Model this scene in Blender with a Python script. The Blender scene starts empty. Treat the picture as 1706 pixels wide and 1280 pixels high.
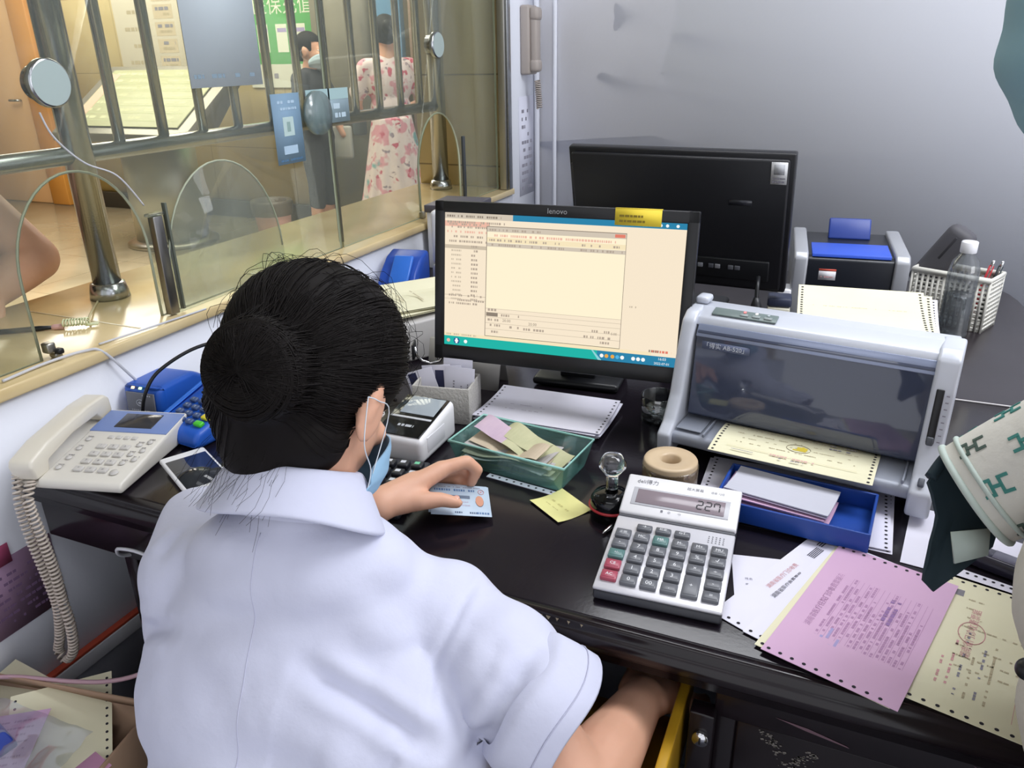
import bpy, bmesh, math, random
from math import sin, cos, pi, radians, sqrt, atan2
from mathutils import Vector, Matrix, Euler, noise
from mathutils.bvhtree import BVHTree
random.seed(7)
SC = bpy.context.scene
COL = SC.collection
V = Vector

# ------------------------------------------------------------------ camera
FPX = 1300.0                      # focal length in pixels of the 1706 px wide frame
cam = bpy.data.cameras.new('camera')
cam.sensor_width = 36.0
cam.lens = FPX / 1706 * 36
cam.clip_start = 0.02
camo = bpy.data.objects.new('camera', cam)
COL.objects.link(camo)
_dn = V((57, 3060, FPX)).normalized()                 # the two vanishing points fix the camera's turn
_h = V((607, -552, FPX)); _fy = (_h - _dn * _h.dot(_dn)).normalized()
_fx = _dn.cross(_fy).normalized()
RW = Matrix((_fx, _fy, -_dn))                          # world axes in camera terms
camo.matrix_world = Matrix.Translation((0, 0, 1.35)) @ Matrix((
    (RW[0][0], -RW[0][1], -RW[0][2]), (RW[1][0], -RW[1][1], -RW[1][2]), (RW[2][0], -RW[2][1], -RW[2][2]))).to_4x4()
SC.camera = camo

# ------------------------------------------------------------------ colour, exposure, world, lights
SC.view_settings.view_transform = 'Standard'
SC.view_settings.look = 'None'
SC.view_settings.exposure = 0.12
SC.view_settings.gamma = 1.0
SC.view_settings.use_curve_mapping = False
SC.cycles.caustics_reflective = False
w = bpy.data.worlds.new('world'); SC.world = w; w.use_nodes = True
w.node_tree.nodes['Background'].inputs[0].default_value = (.92, .94, 1.0, 1)
w.node_tree.nodes['Background'].inputs[1].default_value = 1.05

def area(name, loc, size, energy, col, aim=None):
    l = bpy.data.lights.new(name, 'AREA'); l.shape = 'RECTANGLE'; l.size, l.size_y = size
    l.energy = energy; l.color = col
    o = bpy.data.objects.new(name, l); COL.objects.link(o); o.location = loc
    if aim is not None:
        o.rotation_euler = (V(aim) - V(loc)).to_track_quat('-Z', 'Y').to_euler()
    return o
area('office_light', (-.2, 1.7, 2.84), (1.2, .6), 19, (.94, .96, 1.0))
area('office_light', (1.2, 1.5, 2.84), (1.4, .8), 52, (.94, .96, 1.0))
area('office_light', (-.3, -.2, 2.84), (1.2, .6), 4, (.94, .96, 1.0))
area('office_light', (1.4, -.2, 2.84), (1.2, .6), 5, (.94, .96, 1.0))
area('hall_light', (-3.4, 4.3, 2.90), (2.4, 2.0), 125, (1.0, .95, .86))
area('hall_light', (-6.2, 4.3, 2.90), (2.4, 2.0), 125, (1.0, .95, .86))
area('side_fill_light', (4.4, -.5, 1.75), (2.6, 1.7), 45, (.94, .96, 1.0), (.2, 2.97, 1.3))  # unseen fill lamp, added to brighten surfaces facing right and the back wall

# ------------------------------------------------------------------ materials
def lin(h):
    h = h.lstrip('#'); c = [int(h[i:i+2], 16) / 255 for i in (0, 2, 4)]
    return tuple((x / 12.92 if x <= .04045 else ((x + .055) / 1.055) ** 2.4) for x in c) + (1,)
MATS = {}
def mat(name, col, rough=.5, metal=0., spec=.5, var=None, bump=None, emit=None, trans=0., ior=1.45, alpha=1., coat=0., sss=0.):
    if name in MATS: return MATS[name]
    m = bpy.data.materials.new(name); m.use_nodes = True
    nt = m.node_tree; b = nt.nodes['Principled BSDF']
    b.inputs['Base Color'].default_value = lin(col)
    b.inputs['Roughness'].default_value = rough
    b.inputs['Metallic'].default_value = metal
    b.inputs['Specular IOR Level'].default_value = spec
    b.inputs['IOR'].default_value = ior
    b.inputs['Transmission Weight'].default_value = trans
    b.inputs['Alpha'].default_value = alpha
    b.inputs['Coat Weight'].default_value = coat
    if sss:
        b.inputs['Subsurface Weight'].default_value = sss
        b.inputs['Subsurface Radius'].default_value = (.012, .005, .003)
    if emit:
        b.inputs['Emission Color'].default_value = lin(emit[0]); b.inputs['Emission Strength'].default_value = emit[1]
    if var or bump:
        tc = nt.nodes.new('ShaderNodeTexCoord')
    if var:                                         # (scale, second colour, amount)
        n = nt.nodes.new('ShaderNodeTexNoise'); n.inputs['Scale'].default_value = var[0]; n.inputs['Detail'].default_value = 5
        nt.links.new(tc.outputs['Object'], n.inputs['Vector'])
        r = nt.nodes.new('ShaderNodeValToRGB')
        r.color_ramp.elements[0].position = .5 - .25 / max(var[2], .01) * .5; r.color_ramp.elements[1].position = .5 + .25 / max(var[2], .01) * .5
        r.color_ramp.elements[0].color = lin(var[1]); r.color_ramp.elements[1].color = lin(col)
        nt.links.new(n.outputs['Fac'], r.inputs['Fac']); nt.links.new(r.outputs['Color'], b.inputs['Base Color'])
    if bump:                                        # (scale, strength)
        n2 = nt.nodes.new('ShaderNodeTexNoise'); n2.inputs['Scale'].default_value = bump[0]; n2.inputs['Detail'].default_value = 6
        nt.links.new(tc.outputs['Object'], n2.inputs['Vector'])
        bp = nt.nodes.new('ShaderNodeBump'); bp.inputs['Strength'].default_value = bump[1]; bp.inputs['Distance'].default_value = .01
        nt.links.new(n2.outputs['Fac'], bp.inputs['Height']); nt.links.new(bp.outputs['Normal'], b.inputs['Normal'])
    MATS[name] = m
    return m
def clear_mat(name, tint, gloss=.08, rough=.03, body=None, fac=0.):
    """thin clear sheet: see-through with a mirror-like reflection; optionally a little body colour"""
    if name in MATS: return MATS[name]
    m = bpy.data.materials.new(name); m.use_nodes = True; nt = m.node_tree; nt.nodes.clear()
    out = nt.nodes.new('ShaderNodeOutputMaterial')
    t = nt.nodes.new('ShaderNodeBsdfTransparent'); t.inputs[0].default_value = lin(tint)
    g = nt.nodes.new('ShaderNodeBsdfGlossy'); g.inputs['Roughness'].default_value = rough
    lw = nt.nodes.new('ShaderNodeLayerWeight'); lw.inputs['Blend'].default_value = .25
    mu = nt.nodes.new('ShaderNodeMath'); mu.operation = 'MULTIPLY_ADD'; mu.inputs[1].default_value = .4 if gloss > .02 else .10; mu.inputs[2].default_value = gloss
    nt.links.new(lw.outputs['Fresnel'], mu.inputs[0])
    src = t
    if body:
        d = nt.nodes.new('ShaderNodeBsdfDiffuse'); d.inputs[0].default_value = lin(body)
        mx0 = nt.nodes.new('ShaderNodeMixShader'); mx0.inputs[0].default_value = fac
        nt.links.new(t.outputs[0], mx0.inputs[1]); nt.links.new(d.outputs[0], mx0.inputs[2]); src = mx0
    mx = nt.nodes.new('ShaderNodeMixShader')
    nt.links.new(mu.outputs[0], mx.inputs[0]); nt.links.new(src.outputs[0], mx.inputs[1]); nt.links.new(g.outputs[0], mx.inputs[2])
    nt.links.new(mx.outputs[0], out.inputs[0])
    MATS[name] = m
    return m
def thin_paper(name, col, var, glow=.45):
    """thin sheet that lets light through from behind"""
    m = mat(name, col, .7, var=var); nt = m.node_tree; out = nt.nodes['Material Output']; b = nt.nodes['Principled BSDF']
    t = nt.nodes.new('ShaderNodeBsdfTranslucent'); t.inputs[0].default_value = lin(col)
    mx = nt.nodes.new('ShaderNodeMixShader'); mx.inputs[0].default_value = glow
    nt.links.new(b.outputs[0], mx.inputs[1]); nt.links.new(t.outputs[0], mx.inputs[2]); nt.links.new(mx.outputs[0], out.inputs[0])
    return m
def tile_mat(name, c1, c2, joint, w, h, rough=.25, axis='xy', vein=None):
    m = bpy.data.materials.new(name); m.use_nodes = True; nt = m.node_tree; b = nt.nodes['Principled BSDF']
    b.inputs['Roughness'].default_value = rough
    tc = nt.nodes.new('ShaderNodeTexCoord'); sep = nt.nodes.new('ShaderNodeSeparateXYZ'); cmb = nt.nodes.new('ShaderNodeCombineXYZ')
    nt.links.new(tc.outputs['Object'], sep.inputs[0])
    nt.links.new(sep.outputs['XYZ'.index(axis[0].upper())], cmb.inputs[0]); nt.links.new(sep.outputs['XYZ'.index(axis[1].upper())], cmb.inputs[1])
    br = nt.nodes.new('ShaderNodeTexBrick'); br.offset = 0
    br.inputs['Scale'].default_value = 1; br.inputs['Brick Width'].default_value = w; br.inputs['Row Height'].default_value = h
    br.inputs['Mortar Size'].default_value = .003; br.inputs['Mortar'].default_value = lin(joint)
    n = nt.nodes.new('ShaderNodeTexNoise'); n.inputs['Scale'].default_value = 2.2; n.inputs['Detail'].default_value = 8; n.inputs['Distortion'].default_value = 1.2
    nt.links.new(tc.outputs['Object'], n.inputs['Vector'])
    r = nt.nodes.new('ShaderNodeValToRGB'); r.color_ramp.elements[0].position = .35; r.color_ramp.elements[1].position = .65
    r.color_ramp.elements[0].color = lin(c2); r.color_ramp.elements[1].color = lin(c1)
    nt.links.new(n.outputs['Fac'], r.inputs['Fac'])
    nt.links.new(r.outputs['Color'], br.inputs['Color1']); nt.links.new(r.outputs['Color'], br.inputs['Color2'])
    nt.links.new(cmb.outputs[0], br.inputs['Vector']); nt.links.new(br.outputs['Color'], b.inputs['Base Color'])
    MATS[name] = m
    return m

# ------------------------------------------------------------------ mesh builder
def RZ(a): return Matrix.Rotation(radians(a), 4, 'Z')
def RX(a): return Matrix.Rotation(radians(a), 4, 'X')
def RY(a): return Matrix.Rotation(radians(a), 4, 'Y')
def TR(x, y=0, z=0): return Matrix.Translation((x, y, z) if not hasattr(x, '__len__') else x)
def basis(d, up=(0, 0, 1)):
    """matrix whose z axis is d"""
    z = V(d).normalized(); u = V(up)
    if abs(z.dot(u)) > .98: u = V((1, 0, 0))
    x = u.cross(z).normalized(); y = z.cross(x)
    return Matrix((x, y, z)).transposed().to_4x4()
_tc = {}
def text_geo(s, size):
    k = (s, size)
    if k in _tc: return _tc[k]
    c = bpy.data.curves.new('t', 'FONT'); c.body = s; c.size = size; c.align_x = 'CENTER'; c.align_y = 'CENTER'; c.resolution_u = 2
    o = bpy.data.objects.new('t', c); COL.objects.link(o)
    dg = bpy.context.evaluated_depsgraph_get(); dg.update()
    me = o.evaluated_get(dg).to_mesh()
    r = ([tuple(v.co) for v in me.vertices], [tuple(p.vertices) for p in me.polygons])
    o.evaluated_get(dg).to_mesh_clear()
    bpy.data.objects.remove(o); bpy.data.curves.remove(c)
    _tc[k] = r
    return r
class MB:
    def __init__(s): s.bm = bmesh.new(); s.mats = []; s.M = Matrix.Identity(4)
    def mi(s, m):
        if m not in s.mats: s.mats.append(m)
        return s.mats.index(m)
    def geo(s, vs, fs, m, M=None):
        T = s.M if M is None else s.M @ M
        i = s.mi(m); vv = [s.bm.verts.new(T @ V(v)) for v in vs]
        for f in fs:
            try: s.bm.faces.new([vv[k] for k in f]).material_index = i
            except ValueError: pass
        return s
    def box(s, c, d, m, r=0, M=None, seg=2):
        b = bmesh.new(); bmesh.ops.create_cube(b, size=1)
        for v in b.verts: v.co = V((v.co.x * d[0], v.co.y * d[1], v.co.z * d[2]))
        if r > 0: bmesh.ops.bevel(b, geom=b.edges[:], offset=min(r, min(d) * .49), segments=seg, profile=.5, affect='EDGES')
        for v in b.verts: v.co += V(c)
        return s.take(b, m, M)
    def take(s, b, m, M=None):
        b.verts.index_update()
        s.geo([v.co.copy() for v in b.verts], [[v.index for v in f.verts] for f in b.faces], m, M); b.free(); return s
    def wedge(s, prof, w, m, r=0, M=None, seg=2):
        """profile in (y,z), extruded along x over width w, edges rounded by r"""
        b = bmesh.new()
        A = [b.verts.new((-w / 2, y, z)) for y, z in prof]; B = [b.verts.new((w / 2, y, z)) for y, z in prof]
        n = len(prof); b.faces.new(A); b.faces.new(B[::-1])
        for i in range(n): b.faces.new((A[i], B[i], B[(i + 1) % n], A[(i + 1) % n]))
        bmesh.ops.recalc_face_normals(b, faces=b.faces[:])
        if r > 0: bmesh.ops.bevel(b, geom=b.edges[:], offset=r, segments=seg, profile=.5, affect='EDGES')
        return s.take(b, m, M)
    def prism(s, poly, z0, z1, m, r=0, M=None):
        b = bmesh.new()
        A = [b.verts.new((x, y, z0)) for x, y in poly]; B = [b.verts.new((x, y, z1)) for x, y in poly]
        n = len(poly); b.faces.new(A[::-1]); b.faces.new(B)
        for i in range(n): b.faces.new((A[i], A[(i + 1) % n], B[(i + 1) % n], B[i]))
        bmesh.ops.recalc_face_normals(b, faces=b.faces[:])
        if r > 0:
            es = [e for e in b.edges if abs(e.verts[0].co.z - e.verts[1].co.z) < 1e-6]
            bmesh.ops.bevel(b, geom=es, offset=r, segments=2, profile=.5, affect='EDGES')
        return s.take(b, m, M)
    def tube(s, pts, r, m, n=8, closed=False, M=None, cap=True):
        pts = [V(p) for p in pts]; N = len(pts); rr = r if hasattr(r, '__len__') else [r] * N
        vs = []; fs = []; up = None
        for i, p in enumerate(pts):
            d = (pts[(i + 1) % N] - pts[i - 1]) if (closed or 0 < i < N - 1) else (pts[1] - pts[0] if i == 0 else pts[-1] - pts[-2])
            d.normalize()
            if up is None:
                up = V((0, 0, 1)) if abs(d.z) < .9 else V((1, 0, 0))
            x = (up - d * up.dot(d))
            if x.length < 1e-6: x = d.orthogonal()
            x.normalize(); y = d.cross(x); up = x
            for k in range(n):
                a = 2 * pi * k / n; vs.append(p + (x * cos(a) + y * sin(a)) * rr[i])
        for i in range(N if closed else N - 1):
            j = (i + 1) % N
            for k in range(n):
                fs.append((i * n + k, i * n + (k + 1) % n, j * n + (k + 1) % n, j * n + k))
        if not closed and cap: fs += [tuple(range(n))[::-1], tuple((N - 1) * n + k for k in range(n))]
        return s.geo(vs, fs, m, M)
    def cyl(s, p0, p1, r0, m, r1=None, n=24, M=None):
        return s.tube([p0, p1], [r0, r0 if r1 is None else r1], m, n, M=M)
    def lathe(s, prof, m, n=32, M=None, closed=False):
        vs = []; fs = []; P = len(prof)
        for k in range(n):
            a = 2 * pi * k / n
            for r, z in prof: vs.append((r * cos(a), r * sin(a), z))
        for k in range(n):
            j = (k + 1) % n
            for i in range(P if closed else P - 1):
                q = (i + 1) % P
                fs.append((k * P + i, j * P + i, j * P + q, k * P + q))
        b = bmesh.new(); vv = [b.verts.new(v) for v in vs]
        for f in fs:
            try: b.faces.new([vv[k] for k in f])
            except ValueError: pass
        bmesh.ops.remove_doubles(b, verts=b.verts[:], dist=1e-6)
        bmesh.ops.dissolve_degenerate(b, dist=1e-7, edges=b.edges[:])
        return s.take(b, m, M)
    def ball(s, c, r, m, M=None, sub=3):
        b = bmesh.new(); bmesh.ops.create_icosphere(b, subdivisions=sub, radius=1)
        rr = r if hasattr(r, '__len__') else (r, r, r)
        for v in b.verts: v.co = V((v.co.x * rr[0], v.co.y * rr[1], v.co.z * rr[2])) + V(c)
        return s.take(b, m, M)
    def quad(s, x0, y0, x1, y1, z, m, M=None):
        return s.geo([(x0, y0, z), (x1, y0, z), (x1, y1, z), (x0, y1, z)], [(0, 1, 2, 3)], m, M)
    def text(s, t, size, m, x=0, y=0, z=0, M=None):
        vs, fs = text_geo(t, size)
        return s.geo([(a + x, b + y, c + z) for a, b, c in vs], fs, m, M)
    def disc(s, x, y, r, z, m, n=10, M=None):
        return s.geo([(x + r * cos(2 * pi * k / n), y + r * sin(2 * pi * k / n), z) for k in range(n)], [tuple(range(n))], m, M)
    def dashes(s, x0, x1, y, h, z, m, fill=.7, rng=random, wmin=.6, wmax=2.2, M=None):
        """a row of short ink marks, like small print"""
        x = x0
        while x < x1:
            wd = h * rng.uniform(wmin, wmax)
            if rng.random() < fill: s.quad(x, y, min(x + wd, x1), y + h, z, m, M)
            x += wd + h * .35
        return s
    def build(s, name, parent=None, loc=None, rot=None, ang=.62):
        bm = s.bm
        bmesh.ops.recalc_face_normals(bm, faces=[f for f in bm.faces]) if False else None
        for f in bm.faces: f.smooth = True
        for e in bm.edges:
            e.smooth = len(e.link_faces) == 2 and e.calc_face_angle(0) < ang
        me = bpy.data.meshes.new(name); bm.to_mesh(me); bm.free()
        for m in s.mats: me.materials.append(m)
        o = bpy.data.objects.new(name, me); COL.objects.link(o)
        if parent: o.parent = parent
        if loc is not None: o.location = loc
        if rot is not None: o.rotation_euler = rot
        return o
def tag(o, label, cat, group=None):
    o['label'] = label; o['category'] = cat
    if group: o['group'] = group
    return o
def thing(name, label, cat, loc=(0, 0, 0), rz=0, group=None, rot=None):
    o = bpy.data.objects.new(name, None); COL.objects.link(o); o.location = loc; o.empty_display_size = .05
    o.rotation_euler = rot if rot is not None else (0, 0, radians(rz))
    return tag(o, label, cat, group)
def single(mb, name, label, cat, loc=(0, 0, 0), rz=0, group=None, rot=None):
    o = mb.build(name, None, loc, rot if rot is not None else (0, 0, radians(rz)))
    return tag(o, label, cat, group)
def struct(mb, name, parent=None, **k):
    o = mb.build(name, parent, **k)
    if parent is None: o['kind'] = 'structure'
    return o
def dup(root, loc=None, rz=None, label=None):
    r = root.copy(); COL.objects.link(r)
    if loc is not None: r.location = loc
    if rz is not None: r.rotation_euler = (0, 0, radians(rz))
    if label: r['label'] = label
    for ch in list(root.children):
        c = ch.copy(); COL.objects.link(c); c.parent = r
        for g in list(ch.children):
            d = g.copy(); COL.objects.link(d); d.parent = c
    return r
# bodies: overlapping solids fused into one continuous skin
def capsule(mb, p0, r0, p1, r1, m, n=14):
    p0, p1 = V(p0), V(p1); d = p1 - p0; L = max(d.length, 1e-5); B = TR(p0) @ basis(d)
    pr = [(0, -r0)] + [(r0 * cos(a), r0 * sin(a)) for a in (-1.2, -.8, -.4, 0)] + [(r1 * cos(a), L + r1 * sin(a)) for a in (0, .4, .8, 1.2)] + [(0, L + r1)]
    mb.lathe(pr, m, n, M=B)
def chain(mb, pts, rs, m):
    for i in range(len(pts) - 1): capsule(mb, pts[i], rs[i], pts[i + 1], rs[i + 1], m)
def fused(mb, name, parent, m, voxel=.005, smooth=4, displace=None, decimate=None):
    """one continuous surface out of the builder's overlapping solids"""
    o = mb.build(name)
    r = o.modifiers.new('r', 'REMESH'); r.mode = 'VOXEL'; r.voxel_size = voxel
    s = o.modifiers.new('s', 'SMOOTH'); s.factor = .5; s.iterations = smooth
    dg = bpy.context.evaluated_depsgraph_get(); dg.update()
    me = bpy.data.meshes.new_from_object(o.evaluated_get(dg)); me.name = name
    bpy.data.objects.remove(o)
    me.materials.clear(); me.materials.append(m)
    if displace:
        nn = [v.normal.copy() for v in me.vertices]
        for v, q in zip(me.vertices, nn): v.co += q * displace(v.co)
    for p in me.polygons: p.use_smooth = True
    o = bpy.data.objects.new(name, me); COL.objects.link(o)
    if parent: o.parent = parent
    return o
# ------------------------------------------------------------------ palette
wall_paint = mat('wall_paint', '#dfe1ea', .75, bump=(90, .04), var=(1.2, '#dadde7', .4))
steel = mat('brushed_steel', '#b2b5b8', .22, 1.0, bump=(300, .02))
steel_dull = mat('dull_steel', '#a5a39c', .38, 1.0)
chrome = mat('chrome', '#d8d8da', .08, 1.0)
marble = mat('yellow_marble', '#e0cda0', .18, var=(5, '#cbb383', .7))
marble_light = mat('cream_marble', '#ddcfa6', .22, var=(2.5, '#cfbf95', .5))
desk_wood = mat('dark_lacquer', '#17131a', .17, spec=.5, var=(14, '#1f1a20', .5), bump=(160, .012))
desk_edge = mat('dark_lacquer_edge', '#150f13', .2, spec=.5, var=(20, '#1d1519', .5))
black_plastic = mat('black_plastic', '#18191c', .38)
black_gloss = mat('black_gloss', '#0b0c0f', .08)
white_plastic = mat('white_plastic', '#e6e6ea', .3)
cream_plastic = mat('cream_plastic', '#d9d5cc', .35)
paper_white = mat('paper_white', '#e4e2ee', .8, var=(9, '#dcdae8', .4))
paper_cream = mat('paper_cream', '#e3dfc2', .8, var=(9, '#dcd7b6', .4))
paper_pink = mat('paper_pink', '#d3aecb', .8, var=(7, '#c9a4c4', .5))
paper_grey = mat('paper_grey', '#bfc0cc', .8)
ink = mat('ink', '#8b8995', .8); ink_dark = mat('ink_dark', '#4a4a56', .8)
ink_red = mat('ink_red', '#cf9a9c', .8); ink_blue = mat('ink_blue', '#a79cc8', .8)
ink_soft = mat('ink_soft', '#b9b2c4', .8); ink_pink = mat('ink_pink', '#ae86aa', .8); ink_tan = mat('ink_tan', '#b7ab8e', .8)
hole_dark = mat('punch_hole', '#26242c', .9)
skin = mat('skin', '#dcab90', .5, sss=.12, var=(25, '#d4a085', .4))
hair_m = mat('black_hair', '#120e0d', .62, spec=.18)
mask_blue = mat('mask_blue', '#8fb4d0', .8)
cord_cream = mat('cord_cream', '#cdc4b8', .45)
glass_win = clear_mat('window_glass', '#f2f4ee', .012, .03, '#d3dad6', .10)  # the diffuse share paints a pale haze over the glass
glass_rim = mat('glass_edge', '#aab09a', .5, spec=.3)
clear_pl = clear_mat('clear_plastic', '#e8eef0', .10, .06)
crystal = mat('crystal', '#f4f6fa', .02, trans=1., ior=1.5, emit=None)

# ------------------------------------------------------------------ the office shell
m = MB(); m.box((1.9, .735, -.03), (6.2, 4.6, .06), tile_mat('office_floor', '#8d8f99', '#83858f', '#6c6d75', .6, .6, .35)); struct(m, 'floor')
m = MB(); m.box((1.715, 3.01, 1.46), (6.57, .08, 2.92), wall_paint); struct(m, 'wall_back')
m = MB(); m.box((1.7, .735, 2.95), (6.6, 4.6, .06), mat('ceiling_paint', '#e6e7ea', .8)); struct(m, 'ceiling')
m = MB(); m.box((-1.29, .60, .431), (.22, 4.26, .862), wall_paint); struct(m, 'wall_left')
m = MB(); m.box((-1.375, 2.855, 1.46), (.39, .23, 2.92), wall_paint); struct(m, 'wall_left')       # the pier at the window's far end
m = MB(); m.box((-1.385, 2.735, 1.90), (.37, .016, 2.03), tile_mat('jamb_marble', '#d9cba4', '#cdbf97', '#8f846a', 2., .32, .3, 'xz')); struct(m, 'trim_1')
m = MB()
m.box((-1.191, 2.70, 1.9), (.028, .055, 2.03), steel_dull, .003); m.box((-1.174, 2.70, 1.9), (.006, .03, 2.03), steel, .002)
struct(m, 'trim_2')
m = MB(); m.box((-1.172, .75, .342), (.016, 2.9, .032), white_plastic, .003); m.box((-1.172, .75, .361), (.014, 2.9, .006), mat('orange_edge', '#c8563f', .5), .001)
struct(m, 'trim_3')
m = MB(); m.tube([(-1.172, 2.958, .0), (-1.172, 2.958, 2.9)], .012, wall_paint, 10); m.tube([(-1.10, 2.962, 0), (-1.10, 2.962, 2.9)], .009, wall_paint, 10); struct(m, 'trim_4')

# ------------------------------------------------------------------ the hall outside
m = MB(); m.box((-5.3, 2.1, -.03), (8.0, 7.4, .06), tile_mat('hall_floor', '#c9bda0', '#bcae90', '#a1957a', .8, .8, .12)); struct(m, 'floor')
hall_marble = tile_mat('hall_marble', '#d8c795', '#cbb884', '#a08f68', .9, .62, .25, 'xz')
m = MB(); m.box((-5.1, 5.71, 1.5), (8.4, .12, 3.0), hall_marble); struct(m, 'wall_hall')
m = MB(); m.box((-9.2, 2.1, 1.5), (.12, 7.4, 3.0), marble_light); struct(m, 'wall_hall_left')
m = MB(); m.box((-5.3, -1.62, 1.5), (7.8, .10, 3.0), marble_light); struct(m, 'wall_hall_near_unseen')  # unseen end wall, added to keep world light out of the hall
m = MB(); m.box((-5.3, 2.1, 3.0), (8.2, 7.4, .06), mat('hall_ceiling', '#e3dcc6', .8)); struct(m, 'ceiling')
m = MB(); m.box((-5.15, 5.635, .075), (4.1, .03, .15), mat('dark_skirting', '#2b2824', .35), .004); struct(m, 'baseboard_hall')
m = MB(); m.box((-3.74, 5.51, 1.5), (.44, .28, 3.0), mat('grey_stone', '#8b8778', .35, var=(6, '#7c7869', .5))); struct(m, 'wall_hall_pier')
m = MB(); m.box((-2.45, 5.5, 1.5), (1.3, .3, 3.0), mat('brown_panel', '#8c7767', .5, var=(3, '#7f6b5d', .5))); struct(m, 'wall_hall_right')
m = MB(); m.box((-3.32, 5.45, 1.4), (.22, .06, 2.8), mat('blue_board', '#5d86a8', .4), .004)
single(m, 'sign_board', 'tall narrow blue panel on the hall wall behind the floral dress', 'sign', (0, 0, 0))
# orange door
d = MB()
d.box((-8.0, 5.63, 1.05), (.82, .05, 2.1), mat('peach_door', '#d9b083', .4, var=(2, '#cfa476', .4)), .004); dr = struct(d, 'door_1')
d = MB(); oak = mat('orange_wood', '#c98f45', .35, var=(3, '#bd8138', .5))
d.box((-7.42, 5.61, 1.10), (.24, .08, 2.2), oak, .006); d.box((-8.53, 5.61, 1.10), (.24, .08, 2.2), oak, .006); d.box((-7.98, 5.61, 2.22), (1.36, .08, .2), oak, .006)
d.build('door_frame', dr)
d = MB(); d.tube([(-7.68, 5.595, 1.0), (-7.68, 5.56, 1.0), (-7.80, 5.56, 1.0)], .012, steel, 8); d.build('door_handle', dr)

# ------------------------------------------------------------------ service counter
m = MB(); m.box((-1.375, .61, .873), (.41, 4.24, .022), marble, .004)
m.box((-1.35, 1.00, .8846), (.30, .004, .0006), mat('counter_joint', '#eadfc0', .3))
single(m, 'service_counter', 'long yellow marble counter slab running along the steel window grille', 'counter')

# steel grille on the counter
gr = thing('window_grille', 'stainless steel window grille of round posts and bars on the marble counter', 'grille', (-1.43, 1.135, .884))
for i, (x, y, r) in enumerate(((0, 0, .028), (0, 1.50, .030), (0, -1.5, .028))):
    m = MB(); m.cyl((x, y, .0), (x, y, 1.95), r, steel, n=32); p = m.build('post', gr)
    m = MB(); m.lathe([(r, .034), (r + .006, .032), (r + .010, .016), (r + .012, .0), (0, 0)][::-1], steel, 32, TR(x, y, 0)); m.build('flange', p)
for z in (.294, 1.80):
    m = MB(); m.cyl((0, -1.5, z), (0, 1.50, z), .0175, steel, n=20); m.build('rail', gr)
for y in [-.19 - .12 * k for k in range(1, 11)] + [.105, .225, .345, .465, .60, .72, .85, .985, 1.12, 1.25, 1.38]:
    m = MB(); m.cyl((0, y, .294), (0, y, 1.80), .0115, steel, n=14); m.build('bar', gr)
m = MB(); m.cyl((0, -.19, .294), (0, -.19, 1.8), .0115, steel, n=14); m.build('bar', gr)

# glass with arched hatches
def arch(y0, y1, z0, zt, n=22):
    c = (y0 + y1) / 2; a = (y1 - y0) / 2; h = min(zt - z0, a * 1.25)
    pts = [(y0, z0)] + [(c - a * cos(pi * k / n), zt - h + h * sin(pi * k / n)) for k in range(n + 1)] + [(y1, z0)]
    return pts
A1 = arch(.812, 1.075, .8845, 1.178); A2 = arch(1.10, 1.43, .8845, 1.155); A3 = arch(2.112, 2.385, .8845, 1.182)
def pane(name, y0, y1, z1, arches):
    pts = [(y0, .8845)]
    for a in arches: pts += a
    pts += [(y1, .8845), (y1, z1), (y0, z1)]
    m = MB(); m.M = Matrix(((0, 0, 1, 0), (1, 0, 0, 0), (0, 1, 0, 0), (0, 0, 0, 1)))
    m.prism(pts, -1.226, -1.218, glass_win); o = struct(m, name); o.data.materials.append(glass_rim)
    for p in o.data.polygons:
        if abs(p.normal.x) < .5: p.material_index = 1
    for a in arches:
        k = MB(); k.tube([(-1.222, y, z) for y, z in a], .0024, glass_rim, 6); k.build('arch_rim', o)
    return o
w1 = pane('window_1', -.6, 1.686, 2.86, [A1])
w2 = pane('window_2', 1.694, 2.69, 2.86, [A3])
m = MB(); m.box((-1.222, 1.69, 1.88), (.012, .006, 1.96), mat('seam_dark', '#6d6f66', .6)); m.build('joint_strip', w1)
def talk_disc(par, y, z):
    m = MB(); B = TR(-1.2145, y, z) @ RY(90)
    m.lathe([(0, -.020), (.028, -.020), (.028, .0), (.036, .0), (.0375, .003), (.0375, .012), (.035, .015), (0, .015)], steel, 36, B)
    m.lathe([(0, .0154), (.034, .0154)][::-1], mat('disc_face', '#a9b8b4', .35, .2), 36, B)
    m.build('talk_through_disc', par)
talk_disc(w1, .933, 1.318); talk_disc(w2, 2.24, 1.375)
m = MB(); B = TR(-1.2145, 1.63, 1.225) @ RY(90); m.lathe([(0, 0), (.05, 0), (.05, .012), (0, .012)], clear_mat('frosted_disc', '#c9d6d4', .08, .2, '#a9bcbc', .35), 32, B); m.build('talk_through_disc', w1)
# clamp at the foot of the first hatch
m = MB()
m.box((-1.214, .824, .905), (.018, .016, .018), steel_dull, .003, ); m.box((-1.204, .834, .897), (.014, .012, .010), black_plastic, .003); m.box((-1.214, .834, .889), (.018, .014, .009), steel_dull, .003)
m.build('clamp', w1)
for y in (2.108, 2.388):
    m = MB(); m.box((-1.214, y, .895), (.018, .016, .02), steel_dull, .003); m.build('clamp', w2)
m = MB(); m.box((-1.212, 2.40, 1.0), (.010, .012, .20), mat('dark_strip', '#3c4044', .4), .002); m.build('edge_strip', w2)
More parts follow.
